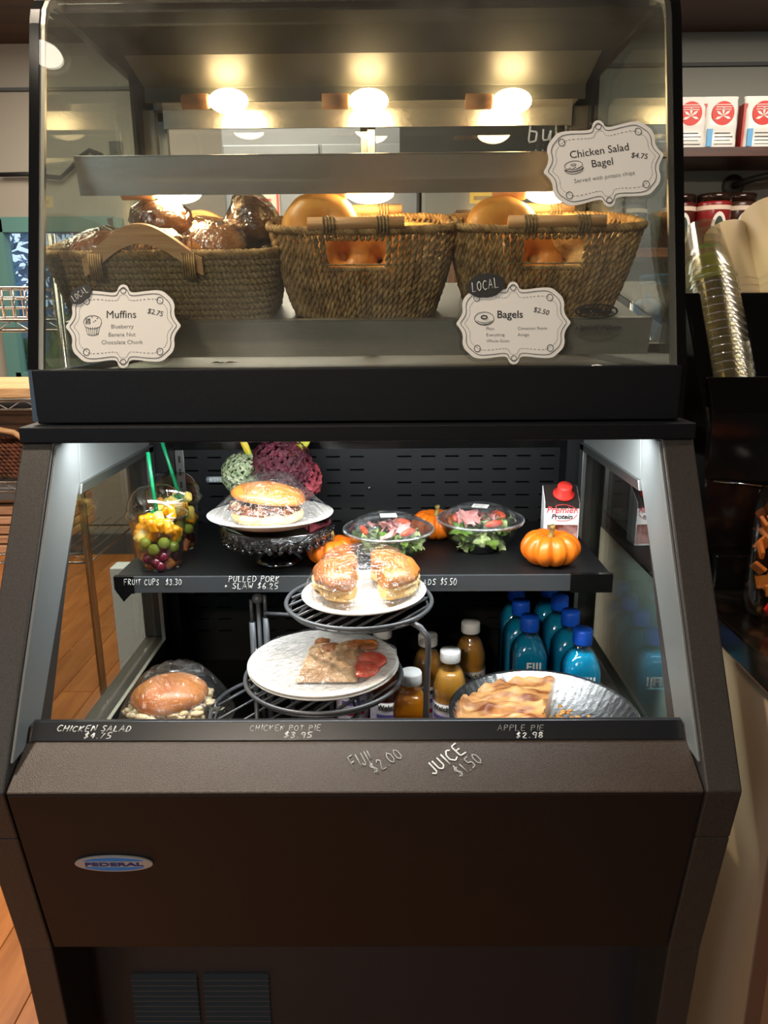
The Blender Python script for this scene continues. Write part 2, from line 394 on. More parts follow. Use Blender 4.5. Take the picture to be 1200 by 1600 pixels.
# window with a look-out on greenery
M_TEAL = mat('teal_window_frame', '#4d7470', .4)
wn = struct('window_1', MB().box(wx0, wx1, 4.53, 4.534, wz0, wz1), M_CLEAR)
fr = MB()
for a in ((wx0-.05, wx0+.03, wz0-.05, wz1+.05), (wx1-.03, wx1+.05, wz0-.05, wz1+.05), (wx0, wx1, wz1-.02, wz1+.06), (wx0, wx1, wz0-.05, wz0+.03), ):
    fr.box(a[0], a[1], 4.47, 4.55, a[2], a[3])
ob('window_frame', fr, M_TEAL, wn)
ob('window_sill', MB().box(wx0-.08, wx1+.08, 4.40, 4.5, wz0-.09, wz0-.05), M_WALLT, wn)
grd = MB().box(-5, 1.5, 4.7, 9, -.3, -.1); struct('ground', grd, mat('garden_ground', '#6a6f60', .9))
tag(ob('garden_wall', MB().box(-4.2, -.6, 5.75, 5.9, -.1, 1.45), mat('pale_blue_grey_render', '#8fa3ad', .9, col2='#6d8494', nscale=5)), 'pale grey blue garden wall seen through the left window', 'wall')
rr = random.Random(9)
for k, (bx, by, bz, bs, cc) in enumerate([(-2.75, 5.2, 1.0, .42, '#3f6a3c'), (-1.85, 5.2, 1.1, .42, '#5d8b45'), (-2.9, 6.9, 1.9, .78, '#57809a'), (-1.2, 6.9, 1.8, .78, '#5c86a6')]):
    lv = MB()
    for i in range(1100):
        a, c2 = rr.uniform(0, 6.283), rr.uniform(-1, 1); q = bs*rr.uniform(.7, 1.0)*math.sqrt(1-c2*c2)
        p = Vector((bx+q*math.cos(a), by+q*math.sin(a)*.7, bz+bs*c2)); e = Euler((rr.uniform(0, 6), rr.uniform(0, 6), 0)).to_matrix().to_4x4()
        e.translation = p; sz = .075
        lv.add([(-sz, 0, 0), (0, -sz*.4, .01), (sz, 0, 0), (0, sz*.4, .01)], [(0, 1, 2, 3)], False, e)
    nm = ['green shrub at the left in the window view', 'lighter green shrub at the right in the window view', 'blue green tree crown far outside the window, left one', 'blue green tree crown far outside the window, right one'][k]
    bsh = thing('garden_shrub', nm, 'shrub', (bx, by, -.1), world=True)
    fo = ob('foliage', lv, mat('leaf_%d' % k, cc, .6), bsh); fo['kind'] = 'stuff'
    ob('stem', MB().tube([(bx, by, -.1), (bx+.03, by, bz-.3), (bx, by, bz)], .03, 6), M_DARKWOOD, bsh)
# ceiling downlights (their mirror images show in the front glass)
def downlight(x, y, label, r=.05, s=14):
    t = thing('recessed_ceiling_light', label, 'ceiling light', (x, y, CZ), world=True, group='recessed lights over the shop floor')
    ob('trim_ring', MB().lathe([(r, -.012), (r+.02, -.012), (r+.02, 0), (r, 0)], (x, y, CZ), 32, closed=False), M_WHITE, t)
    ob('lens', MB().lathe([(r, -.008), (r, -.002)], (x, y, CZ), 32), emis('downlight_lens', '#fff1dc', s), t)
downlight(-.97, .23, 'round ceiling light mirrored at the top left of the glass')
downlight(1.167, -1.746, 'round ceiling light mirrored near the bottom right of the glass')
downlight(-1.6, 2.6, 'round ceiling light over the aisle left of the case')
# counter on the right
M_GRAN = mat('black_granite_counter', '#16130f', .12, col2='#33281f', nscale=40, lo=.5, hi=.8)
ct = thing('service_counter', 'counter with black stone top and beige side panel right of the display case', 'counter', (.5, 1.2, 0), world=True)
ob('countertop', MB().box(.495, 2.3, .70, 1.95, 1.005, 1.045), M_GRAN, ct, bev=.004)
ob('strip_lit_side_panel', MB().box(.52, .545, 1.08, 1.9, .0, 1.005), mat('strip_lit_laminate', '#eef1ec', .45), ct)  # added paler panel, its near-white standing in for the case's strip light
ob('side_panel', MB().box(.52, .545, .79, 1.078, .0, 1.005), mat('beige_laminate', '#b59a7c', .5, bump=.1, bscale=90), ct)
ob('corner_post', MB().box(.515, .55, .762, .795, 0, 1.005), mat('tan_edge_strip', '#7d5c45', .5), ct)
ob('front_panel', MB().box(.55, 2.3, .77, .79, 0, 1.005), mat('slate_blue_grey_panel', '#63676e', .6, col2='#7d8188', nscale=12, bump=.2, bscale=60), ct)
ob('cabinet_end', MB().box(.545, 2.3, .8, 1.9, 0, 1.0), M_BLACK, ct)
def onplane(px, py, P, n):
    d = ray(px, py); P = Vector(P); n = Vector(n); return CAM_O + d*((P-CAM_O).dot(n)/d.dot(n))
def wob(pts, w, seed=0): return pts

# ------------------------------------------------------------------ refrigerated lower case
HW, IN = .457, .4145
case = thing('refrigerated_display_case', 'black open-front refrigerated display case filled with drinks and wrapped food', 'display case', (0, 1.2, 0), world=True)
M_LINER = mat('grey_liner', '#686b69', .5, metal=.2, bump=.1, bscale=500)
for s in (-1, 1):
    a, c = sorted((s*HW, s*IN)); i0, i1 = sorted((s*IN, s*(IN-.004)))
    fp = [(1.009, 1.283), (.768, .904), (.783, .83), (.84, .815), (1.076, 1.212), (1.09, 1.283)]
    tp = [(1.09, 1.283), (1.076, 1.212), (1.41, 1.212), (1.41, 1.283)]
    b = MB(); b.prism(fp, a, c); b.prism(tp, a, c); b.box(a, c, 1.41, 1.6, .815, 1.283)
    b.prism([(.783, .83), (.822, .628), (.85, .3), (.86, .0), (1.6, .0), (1.6, .815), (.84, .815)], a, c)
    ob('side_frame', b, M_BLACK, case, bev=.0025)
    q = MB(); q.prism([(1.012, 1.279), (.79, .93), (.86, .93), (1.070, 1.212), (1.084, 1.279)], i0, i1)
    q.prism([(1.0865, 1.279), (1.0725, 1.212), (1.40, 1.212), (1.42, 1.279)], i0, i1)
    ob('inner_liner', q, M_LINER, case, bev=.001)
    g0, g1 = sorted((s*(IN+.018), s*(IN+.022)))
    ob('side_glass', MB().prism([(.845, .82), (1.076, 1.209), (1.407, 1.209), (1.407, .82)], g0, g1), M_PANE2, case)
    r = MB(); k0, k1 = sorted((s*IN, s*(IN-.008)))
    r.box(k0, k1, .86, 1.41, .803, .822); r.box(k0, k1, 1.385, 1.412, .803, 1.21)
    r.prism([(1.070, 1.212), (1.41, 1.212), (1.41, 1.198), (1.062, 1.198)], k0, k1)
    ob('glass_rail', r, M_ALU, case, bev=.001)
ob('top_ledge', MB().prism([(1.003, 1.283), (1.003, 1.305), (1.6, 1.305), (1.6, 1.283), (1.12, 1.283), (1.12, 1.298), (1.014, 1.298), (1.014, 1.283)], -HW, HW), M_NAVYBLK, case, bev=.002)
ob('deck', MB().box(-IN, IN, .85, 1.485, .715, .73), M_BLACKM, case)
ob('air_duct', MB().box(-.40, .40, 1.475, 1.6, 1.19, 1.283), M_BLACKG, case)
for a, c in ((-IN, -.385), (.385, IN)): ob('corner_post', MB().box(a, c, 1.42, 1.6, .73, 1.283), M_BLACKM, case)
# slotted back panel: real slots
bp = MB(); X0, X1, Z0, Z1 = -.40, .40, .73, 1.19; pit = .0478; sw = .028; zp = .0268; sh = .0034
cols = [X0+.03+i*pit for i in range(16)]
cols = [c for i, c in enumerate(cols) if i not in (2, 8)]
rows = [Z0+.066+i*zp for i in range(16)]
zs = [Z0]+[q for r in rows for q in (r, r+sh)]+[Z1]
xs = [X0]+[q for c in cols for q in (c, c+sw)]+[X1]
for i in range(len(xs)-1):
    for j in range(len(zs)-1):
        a0, a1, b0, b1 = xs[i], xs[i+1], zs[j], zs[j+1]
        if i % 2 == 1 and j % 2 == 1:
            bp.add([(a0,1.48,b0),(a1,1.48,b0),(a1,1.495,b0),(a0,1.495,b0)], [(0,1,2,3)]); bp.add([(a0,1.48,b1),(a1,1.48,b1),(a1,1.495,b1),(a0,1.495,b1)], [(0,3,2,1)])
        else: bp.add([(a0,1.48,b0),(a1,1.48,b0),(a1,1.48,b1),(a0,1.48,b1)], [(0,1,2,3)])
ob('back_panel', bp, M_BLACKM, case)
ob('back_wall', MB().box(-IN, IN, 1.50, 1.6, .0, 1.2), M_RUBBER, case)
for x, y in ((577, 762), (545, 1010), (415, 1012)):
    p = at(x, y, 1.476); ob('screw', MB().ball(p, .0035, 8, 6), M_STEELD, case)
for x in (295, 884):
    p = at(x, 900, 1.472)
    b = MB().box(p.x-.009, p.x+.009, 1.470, 1.479, .885, 1.19); st = ob('shelf_standard', b, M_ALU, case, bev=.001)
    sl = MB()
    for k in range(11): sl.box(p.x-.002, p.x+.002, 1.4690, 1.4705, .905+k*.026, .918+k*.026)
    ob('slot', sl, M_RUBBER, st)
# front sill, price rail, panels
ob('sill', MB().prism([(.768, .904), (.828, .937), (.838, .952), (.856, .952), (.856, .72), (.832, .72), (.802, .85)], -IN+.002, IN-.002), M_BROWNBLK, case, bev=.002)
rail = ob('price_rail', MB().prism([(.8262, .9375), (.8395, .957), (.846, .957), (.8335, .936)], -.405, .408), mat('satin_black_plastic', '#15161a', .3), case, bev=.001)
ob('front_panel', MB().prism([(.768, .902), (.822, .628), (.845, .628), (.845, .61), (.86, .61), (.86, .64), (.79, .902)], -IN+.003, IN-.003), mat('dark_bronze_front', '#130e0c', .5, spec=.4, bump=.25, bscale=900), case, bev=.002)
ob('kick_panel', MB().box(-IN, IN, .925, .94, .0, .64), mat('blue_black_steel', '#14171c', .5), case)
for (xa, xb) in ((206, 308), (318, 420)):
    A = at(xa, 1518, .925); B = at(xb, 1518, .925)
    for k in range(13):
        z = A.z-.004-k*.0098
        ob('louver', MB().prism([(.925, z), (.9165, z-.0035), (.9165, z-.0052), (.925, z-.0025)], A.x, B.x), mat('louver_steel', '#3b4046', .4, metal=.4), case)
# emblem badge on the front panel
pn = Vector((0, -.276, -.054)).normalized(); pup = Vector((0, -.054, .276)).normalized()
bc = onplane(179, 1347, (0, .768, .902), (0, .276, .054)); bw = (onplane(240, 1347, (0, .768, .902), pn)-onplane(118, 1347, (0, .768, .902), pn)).length/2
Fm = frame_at(bc+pn*.0005, (1, 0, 0), pup); bh = bw*.285
badge = ob('badge', put(MB().prism(ell(bw, bh), -.0025, 0, 'y'), Fm), mat('silver_badge', '#a3a8ad', .3, metal=.5), case, bev=.0005)
top = [(x, z) for x, z in ell(bw*.88, bh*.80, 60) if z > bh*.33]; bot = [(x, -z) for x, z in top][::-1]
ob('badge_field', put(MB().prism(top, -.0032, -.0024, 'y').prism(bot, -.0032, -.0024, 'y'), Fm), mat('blue_enamel', '#1d6fb8', .25), badge)
ob('badge_lettering', put(put(type_mb('FEDERAL', bh*.60, .0004, bold=.00022, xs=2.2), Matrix.Translation((0, -.0028, -bh*.22))), Fm), mat('navy_enamel', '#1b2a66', .4), badge)
# handwritten prices
rn = Vector((0, -.0195, .0133)).normalized(); rup = Vector((0, .0133, .0195)).normalized(); RP = (0, .8262, .9375)
sn = Vector((0, -.033, .06)).normalized(); sup = Vector((0, .06, .033)).normalized(); SP = (0, .768, .904)
ln = Vector((0, -1, 0)); lup = Vector((0, 0, 1)); LP = (0, 1.1375, 1.03)
def write(text, p0, p1, hpx, plane, parent, wgt=.055, m=M_CHALK, seed=1, slant=.1, name='handwriting'):
    P, n, up = plane; A = onplane(*p0, P, n); B = onplane(*p1, P, n); W = (B-A).length
    T = onplane(p0[0], p0[1]-hpx, P, n); H = (T-A).length
    mb, wd = hand(text, H, wgt, seed, slant)
    for i, v in enumerate(mb.v): mb.v[i] = Vector((v.x*W/wd, v.y, v.z))
    M = frame_at(A+Vector(n)*.0006, (B-A), Vector(up)+0*Vector(up)); return ob(name, put(mb, M), m, parent)
RL = (RP, rn, rup); SL = (SP, sn, sup); LL = (LP, ln, lup)
write('CHICKEN SALAD', (88, 1143), (206, 1143), 9, RL, rail, .09, seed=2, slant=.25)
write('$4.75', (130, 1154), (175, 1154), 9, RL, rail, .09, seed=3, slant=.2)
write('CHICKEN POT PIE', (390, 1142), (503, 1142), 9, RL, rail, .055, seed=4)
write('$3.95', (443, 1153), (490, 1153), 9, RL, rail, .09, seed=5)
write('APPLE PIE', (777, 1142), (852, 1142), 9, RL, rail, .05, M_CHALKD, seed=6)
write('$2.98', (806, 1153), (851, 1153), 9, RL, rail, .08, seed=7)
sill = rail
write('FIJI!', (553, 1204), (586, 1190), 22, SL, rail, .075, M_CHALKD, seed=8, slant=-.1)
write('$2.00', (586, 1210), (633, 1182), 19, SL, rail, .065, M_CHALKD, seed=9, slant=-.1)
write('JUICE', (678, 1212), (732, 1174), 20, SL, rail, .07, M_CHALK, seed=10, slant=-.1)
write('$1.50', (720, 1216), (757, 1188), 19, SL, rail, .065, M_CHALKD, seed=11, slant=-.1)
# shelf
shf = ob('shelf', MB().box(-.40, .40, 1.142, 1.462, 1.035, 1.0425), M_BLACKM, case, bev=.001)
lip = ob('shelf_lip', MB().box(-.40, .335, 1.1385, 1.1425, 1.0145, 1.0425), mat('shelf_lip_grey', '#35383a', .4), shf, bev=.0008)
ob('shelf_end_cap', MB().prism([(-.402, 1.043), (-.37, 1.043), (-.37, 1.014), (-.375, 1.014), (-.389, 1.0), (-.402, 1.022)], 1.137, 1.146, 'y'), M_BLACKG, shf)
ob('shelf_end_cap', MB().box(.335, .402, 1.136, 1.146, 1.0125, 1.0435), M_BLACKG, shf)
for s in (-1, 1): ob('shelf_bracket', MB().prism([(1.15, 1.035), (1.46, 1.035), (1.46, .975), (1.42, .975)], s*.385-.002, s*.385+.002), M_BLACKM, shf)


write('FRUIT CUPS', (194, 914), (250, 914), 9, LL, shf, .06, seed=12)
write('$3.30', (259, 914), (285, 914), 9, LL, shf, .06, seed=13)
write('PULLED PORK', (357, 909), (438, 909), 9, LL, shf, .06, seed=14, slant=.15)
write('+ SLAW $6.25', (350, 920), (436, 920), 9, LL, shf, .06, seed=15, slant=.1)
write('SALADS', (640, 914), (682, 914), 9, LL, shf, .06, seed=16)
write('$5.50', (688, 914), (714, 914), 10, LL, shf, .06, seed=17)
# light strip hidden behind the ledge
tube = ob('light_tube', MB().tube([(-.38, 1.035, 1.290), (.38, 1.035, 1.290)], .006, 10), emis('cool_tube_light', '#eaf4ff', 7), case)
ob('light_reflector', MB().box(-.40, .40, 1.016, 1.118, 1.2965, 1.298), M_WHITE, case)
area('case_strip_light', (0, 1.055, 1.286), (0, 1.15, .9), .78, .04, 6.5, (.90, .97, 1.0))

# ------------------------------------------------------------------ heated upper case
UW = .445
up_ = thing('bakery_display_case', 'stainless steel and curved glass bakery case with warming lamps, on top of the refrigerated case', 'display case', (0, 1.2, 1.305), world=True)
ob('base_band', MB().prism([(1.023, 1.307), (1.023, 1.38), (1.045, 1.38), (1.05, 1.37), (1.05, 1.307)], -UW+.006, UW-.006), M_NAVYBLK, up_, bev=.002)
ob('case_floor', MB().box(-UW+.01, UW-.01, 1.05, 1.6, 1.307, 1.365), M_STEELD, up_)
prof = [(1.023, 1.31), (1.027, 1.38), (1.159, 1.838), (1.168, 1.858), (1.183, 1.874), (1.205, 1.887), (1.244, 1.893), (1.6, 1.893)]
inn = [(1.037, 1.31), (1.041, 1.378), (1.171, 1.830), (1.181, 1.849), (1.194, 1.863), (1.213, 1.874), (1.246, 1.879), (1.6, 1.879)]
for s in (-1, 1):
    x0, x1 = sorted((s*UW, s*(UW-.013))); tr = MB()
    for i in range(len(prof)-1): tr.prism([prof[i], prof[i+1], inn[i+1], inn[i]], x0, x1)
    tr.box(x0, x1, 1.04, 1.6, 1.31, 1.375); tr.box(x0, x1, 1.575, 1.6, 1.37, 1.88)
    ob('side_trim', tr, M_BLACKG, up_)
    x2, x3 = sorted((s*(UW-.013), s*(UW-.020))); ch = MB()
    for i in range(1, 6): ch.prism([(prof[i][0]+.003, prof[i][1]), (prof[i+1][0]+.003, prof[i+1][1]), (inn[i+1][0]-.005, inn[i+1][1]), (inn[i][0]-.005, inn[i][1])], x2, x3)
    ob('glass_edge_trim', ch, M_STEELD, up_)
    x4, x5 = sorted((s*(UW-.006), s*(UW-.010)))
    ob('side_glass', MB().prism([(1.045, 1.375), (1.172, 1.83), (1.215, 1.872), (1.25, 1.879), (1.575, 1.879), (1.575, 1.375)], x4, x5), M_PANE2, up_)
gl = MB(); gp = [(1.0275, 1.379), (1.159, 1.836), (1.168, 1.856), (1.183, 1.872), (1.205, 1.885), (1.244, 1.891)]
gi = [(y+.004, z-.002) for y, z in gp]
for i in range(len(gp)-1): gl.prism([gp[i], gp[i+1], gi[i+1], gi[i]], -UW+.013, UW-.013)
ob('front_glass', gl, M_PANE, up_)
M_TOPP = mat('dark_canopy_panel', '#0c0b0a', .8, spec=.2)
M_CANOPY = mat('dull_canopy_steel', '#8d887f', .42, metal=.7, bump=.1, bscale=50, stretch=(1, 30, 30))
ob('canopy', MB().box(-UW+.013, UW-.013, 1.244, 1.6, 1.879, 1.891), M_TOPP, up_)
hd = MB().prism([(1.43, 1.879), (1.535, 1.856), (1.535, 1.832), (1.54, 1.832), (1.545, 1.879)], -.405, .41)
ob('rear_header', hd, mat('header_steel', '#54544f', .5, metal=.35), up_, bev=.001)
lampbox = ob('lamp_reflector', MB().prism([(1.545, 1.84), (1.60, 1.84), (1.60, 1.80), (1.594, 1.80), (1.594, 1.832), (1.545, 1.834)], -.39, .40), M_STEEL, up_)
# rear sliding doors in aluminium frames
M_DOORFR = mat('satin_aluminium', '#b5b0a4', .3, metal=.9)
def bar(x0, x1, y, z0=1.365, z1=1.832): return MB().box(x0, x1, y, y+.018, z0, z1)
for (xa, xb, yy) in ((-.405, .02, 1.607), (-.01, .395, 1.628)):
    d = ob('rear_door', MB().box(xa+.012, xb-.012, yy+.006, yy+.010, 1.38, 1.82), M_CLEAR, up_)
    q = bar(xa, xa+.016, yy); q.box(xb-.016, xb, yy, yy+.018, 1.365, 1.832); q.box(xa, xb, yy, yy+.018, 1.365, 1.385); q.box(xa, xb, yy, yy+.018, 1.815, 1.832)
    ob('door_frame', q, M_DOORFR, d, bev=.001)
for a, c in ((-.44, -.409), (.40, .44)): ob('rear_jamb', MB().box(a, c, 1.60, 1.65, 1.365, 1.885), M_CANOPY, up_)
ob('rear_top_rail', MB().box(-.44, .44, 1.60, 1.655, 1.835, 1.893), M_CANOPY, up_)
# two slanted shelves
TL = math.radians(12)
def RX(o, a=TL): return Matrix.Translation(o) @ Matrix.Rotation(a, 4, 'X')
M_S2 = RX((0, 1.17, 1.6715))
s2 = ob('warming_shelf', put(MB().box(-.405, .405, .001, .34, -.012, -.009), M_S2), M_STEELD, up_)
ob('shelf_lip', put(MB().box(-.407, .407, -.002, .001, -.052, 0).box(-.407, .407, -.002, .012, -.001, .001), M_S2), M_STEEL, s2)
M_S1 = RX((0, 1.125, 1.441))
s1 = ob('basket_shelf', put(MB().box(-.425, .425, .001, .35, -.012, -.009), M_S1), M_STEELD, up_)
ob('shelf_lip', put(MB().box(-.427, .427, -.002, .001, -.052, 0).box(-.427, .427, -.002, .010, -.001, .001), M_S1), M_STEEL, s1)

ob('floor_rail', MB().box(-.41, .41, 1.085, 1.093, 1.366, 1.374), M_STEEL, up_, bev=.001)
# warming lamps
M_PORC = mat('peach_lamp_socket', '#d9a47c', .5, sss=.1)
def lamp(px, py, Y, L, r, s, soc=.05):
    p = at(px, py, Y)
    sk = ob('lamp_socket', MB().lathe([(r*.62, -soc), (r*.62, -.004), (r*.5, 0)], (0, 0, 0), 20, M=Matrix.Translation((p.x-L*.48, p.y, p.z)) @ Matrix.Rotation(math.pi/2, 4, 'Y')), M_PORC, up_)
    ob('lamp_bulb', MB().ball(p, (L/2, r, r), 20, 12), emis('lamp_glow_%d' % s, '#ffd9a0', s), sk)
for px in (357, 576, 800): lamp(px, 158, 1.513, .072, .021, 48)
for px in (278, 578, 858): lamp(px, 302, 1.215, .072, .015, 85)

# ------------------------------------------------------------------ writing on the front glass and the signs
GP = Vector((0, 1.0275, 1.379)); gup = Vector((0, .1315, .457)).normalized(); gn = Vector((0, -.457, .1315)).normalized()
def gpt(px, py, d=.001): return onplane(px, py, GP+gn*d, gn)
def sticker(px, py, wpx, d=.001, rot=0):
    A = gpt(px, py, d); W = (gpt(px+wpx/2, py, d)-gpt(px-wpx/2, py, d)).length
    x = Vector((math.cos(rot), 0, 0))+gup*math.sin(rot); return frame_at(A, x, gup*math.cos(rot)-Vector((1, 0, 0))*math.sin(rot)), W
Fm, W = sticker(932, 486, 68)
dec = thing('glass_decal', 'black oval maker decal with script line at the lower right of the front glass', 'decal', tuple(Fm.translation), world=True)
rg = MB(); o_, i_ = ell(W/2, W*.175), ell(W/2*.9, W*.142)
for i in range(48):
    j = (i+1) % 48; rg.add([(o_[i][0], 0, o_[i][1]), (o_[j][0], 0, o_[j][1]), (i_[j][0], 0, i_[j][1]), (i_[i][0], 0, i_[i][1])], [(0, 1, 2, 3)])
ob('oval_ring', put(rg, Fm), M_INK, dec, solid=.0003)
ob('oval_stripe', put(MB().box(-W*.42, W*.42, -.0004, 0, W*.055, W*.075).box(-W*.42, W*.42, -.0004, 0, -W*.075, -W*.055).box(-W*.3, W*.3, -.0004, 0, W*.10, W*.115).box(-W*.3, W*.3, -.0004, 0, -W*.115, -W*.10), Fm), M_INK, dec)
ob('oval_lettering', put(put(type_mb('FEDERAL', W*.115, .0003, bold=.0006, xs=1.7), Matrix.Translation((0, 0, -W*.035))), Fm), M_INK, dec)
Fm, W = sticker(935, 511, 80)
ob('script_lettering', put(put(type_mb('a Signature of Quality.', W*.108, .0003, shear=.5, xs=.95), Matrix.Translation((0, 0, -W*.04))), Fm), M_INK, dec)

OUTL = [(0, 365), (30, 355), (46, 330), (52, 305), (80, 292), (140, 296), (210, 306), (300, 312), (350, 300), (392, 262), (430, 225), (447, 170), (440, 120), (450, 75), (475, 35), (503, 2)]
def outline(k=1.0, dx=0):
    q = [(x*k+dx*(x > 0), z*k+dx) for x, z in OUTL]
    a = q; b = [(x, -z) for x, z in q][::-1][1:]; c = [(-x, z) for x, z in b][::-1][1:] if False else None
    r = a + [(x, -z) for x, z in a[:-1]][::-1] + [(-x, -z) for x, z in a[1:]] + [(-x, z) for x, z in a[1:-1]][::-1]
    return r
def smooth_closed(p, n=2):
    for _ in range(n):
        q = []
        for i in range(len(p)):
            a, b = p[i], p[(i+1) % len(p)]; q += [(a[0]*.75+b[0]*.25, a[1]*.75+b[1]*.25), (a[0]*.25+b[0]*.75, a[1]*.25+b[1]*.75)]
        p = q
    return p
def fan_plate(poly, y0, y1):
    n = len(poly); mb = MB(); vs = [(0, y0, 0)]+[(x, y0, z) for x, z in poly]+[(0, y1, 0)]+[(x, y1, z) for x, z in poly]
    fs = []
    for i in range(n):
        j = (i+1) % n; fs += [(0, 1+i, 1+j), (n+1, n+2+j, n+2+i), (1+i, n+2+i, n+2+j, 1+j)]
    return mb.add(vs, fs)
def loop(cx, cz, r, a0=0, n=14): return [(cx+r*math.cos(a0+6.283*i/n), 0, cz+r*1.1*math.sin(a0+6.283*i/n)) for i in range(n+1)]
def sign(px, py, wpx, rot, label, lines, icon):
    Fm, W = sticker(px, py, wpx, .0035, rot); k = W/1006
    t = thing('menu_sign', label, 'sign', tuple(Fm.translation), world=True, group='ornate menu signs taped to the glass')
    big = [(x*1.07*k, z*1.09*k) for x, z in outline()]
    ob('laminate', put(fan_plate(smooth_closed(big), -.0002, .0006), Fm), M_CLEAR, t)
    ob('card', put(fan_plate(smooth_closed([(x*k, z*k) for x, z in outline()], 1), -.0012, .0), Fm), M_PAPER, t)
    ln = MB(); q = smooth_closed([(x*.93*k, z*.905*k) for x, z in outline()], 2)
    ln.tube([(x, -.0014, z) for x, z in q], k*2.6, 4, closed=True)
    for sx in (-1, 1):
        for sz in (-1, 1): ln.tube([(x, -.0014, z) for x, _, z in loop(sx*318*k, sz*222*k, 27*k)], k*2.6, 4)
    for sz in (-1, 1): ln.tube([(x, -.0014, z) for x, _, z in loop(0, sz*312*k, 24*k)], k*2.6, 4)
    ob('border_line', put(ln, Fm), M_INK, t)
    ds = MB(); q = smooth_closed([(x*.86*k, z*.76*k) for x, z in outline()[:]], 2); acc = 0
    for i in range(0, len(q)-1, 2):
        a, b = q[i], q[i+1]; ds.tube([(a[0], -.0014, a[1]), ((a[0]+b[0])/2, -.0014, (a[1]+b[1])/2), (b[0], -.0014, b[1])], k*2, 4)
    ob('border_dashes', put(ds, Fm), M_INKG, t)
    for (txt, x, z, sz, mm, shr, b_) in lines:
        rotm = Matrix.Rotation(math.radians(14), 4, 'Y') if txt[0] == '$' else Matrix()
        ob('lettering', put(put(type_mb(txt, sz*k, .0001, shear=shr, bold=b_*k, align='LEFT'), Matrix.Translation((x*k, -.0014, z*k)) @ rotm), Fm), mm, t)
    ic = MB()
    def arc(cx, cz, rx, rz, a0, a1, w_=2.2, n=20): ic.tube([((cx+rx*math.cos(a0+(a1-a0)*i/n))*k, -.0014, (cz+rz*math.sin(a0+(a1-a0)*i/n))*k) for i in range(n+1)], w_*k, 4)
    if icon == 'muffin':
        arc(-265, 40, 78, 55, -.5, 3.6); arc(-265, 20, 74, 40, 3.4, 6.0)
        for i in range(7): ic.tube([((-325+i*20)*k, -.0014, -5*k), ((-308+i*15)*k, -.0014, -72*k)], 2*k, 4)
        arc(-265, -60, 46, 18, 3.2, 6.2)
        for i, (x, z) in enumerate([(-300, 60), (-270, 80), (-240, 50), (-225, 70), (-290, 30), (-255, 40), (-320, 45)]): ic.ball((x*k, -.0014, z*k), (6*k, .0002, 5*k), 6, 4)
        for q_ in range(3): ic.tube([((-318+q_*14)*k, -.0014, 70*k), ((-322+q_*16)*k, -.0014, 20*k)], 4*k, 4)
    elif icon == 'bagel':
        arc(-255, 40, 85, 58, 0, 6.283); arc(-255, 52, 26, 15, 0, 6.283, 5); arc(-255, 34, 78, 46, 3.4, 6.0, 2); arc(-255, 40, 70, 36, 3.6, 5.8, 1.5)
        for i in range(12): ic.tube([((-310+i*10)*k, -.0014, (8-3*(6-abs(i-6)))*k), ((-306+i*9.5)*k, -.0014, (18-2*(6-abs(i-6)))*k)], 1.3*k, 3)
    else:
        arc(-250, 20, 75, 36, 0, 6.283); arc(-250, -12, 76, 40, 3.1, 6.35); arc(-250, -2, 78, 30, 3.2, 6.2, 4); arc(-250, 24, 22, 8, 0, 6.283, 2)
        for i in range(9): ic.ball(((-312+i*15)*k, -.0014, (-12+(i % 3)*6)*k), (7*k, .0002, 5*k), 6, 4)
    ob('icon', put(ic, Fm), mat('sepia_ink', '#4a362c', .6) if icon == 'sand' else M_INK, t)
    return t
sign(193, 510, 181, 0, 'white ornate sign reading Muffins $2.75 at the lower left of the glass', [('Muffins', -150, 72, 92, M_INK, 0, 0), ('$2.75', 205, 115, 62, M_INK, .1, 0), ('Blueberry', -108, -18, 50, M_INKG, 0, -.6), ('Banana Nut', -130, -88, 50, M_INKG, 0, -.6), ('Chocolate Chunk', -190, -155, 50, M_INKG, 0, -.6)], 'muffin')
sign(802, 505, 180, 0, 'white ornate sign reading Bagels $2.50 beside the maker decal', [('Bagels', -145, 45, 92, M_INK, 0, 1), ('$2.50', 170, 100, 62, M_INK, .1, 0), ('Plain', -240, -60, 38, M_INKG, 0, -.5), ('Everything', -240, -115, 38, M_INKG, 0, -.5), ('Whole Grain', -240, -168, 38, M_INKG, 0, -.5), ('Cinnamon Raisin', 35, -60, 38, M_INKG, 0, -.5), ('Asiago', 35, -115, 38, M_INKG, 0, -.5)], 'bagel')
sign(943, 256, 191, .135, 'tilted ornate sign reading Chicken Salad Bagel $4.75 at the upper right of the glass', [('Chicken Salad', -270, 80, 88, M_INK, 0, 0), ('Bagel', -105, -20, 88, M_INK, 0, 0), ('$4.75', 225, 18, 62, M_INK, .1, 0), ('Served with potato chips', -265, -128, 50, M_INKG, 0, -.6)], 'sand')
def local_sticker(px, py, wpx, rot, label, seed):
    Fm, W = sticker(px, py, wpx, .0056, rot); rr = random.Random(seed)
    pl = [(W/2*math.cos(6.283*i/28)*rr.uniform(.93, 1.04), W*.31*math.sin(6.283*i/28)*rr.uniform(.9, 1.06)) for i in range(28)]
    t = thing('chalkboard_sticker', label, 'sticker', tuple(Fm.translation), world=True)
    ob('black_backing', put(fan_plate(smooth_closed(pl, 1), -.0006, .0002), Fm), mat('matte_black_sticker', '#141414', .5), t)
    mb, wd = hand('LOCAL', W*.25, .06, seed, .1); put(mb, Matrix.Translation((-W*.36, -.001, -W*.11))); 
    for i, v in enumerate(mb.v): mb.v[i] = Vector((-W*.36+(v.x+W*.36)*(W*.7/wd), v.y, v.z))
    ob('handwriting', put(mb, Fm), M_CHALK, t)
local_sticker(126, 460, 40, .62, 'black LOCAL sticker overlapping the top left corner of the muffin sign', 5)
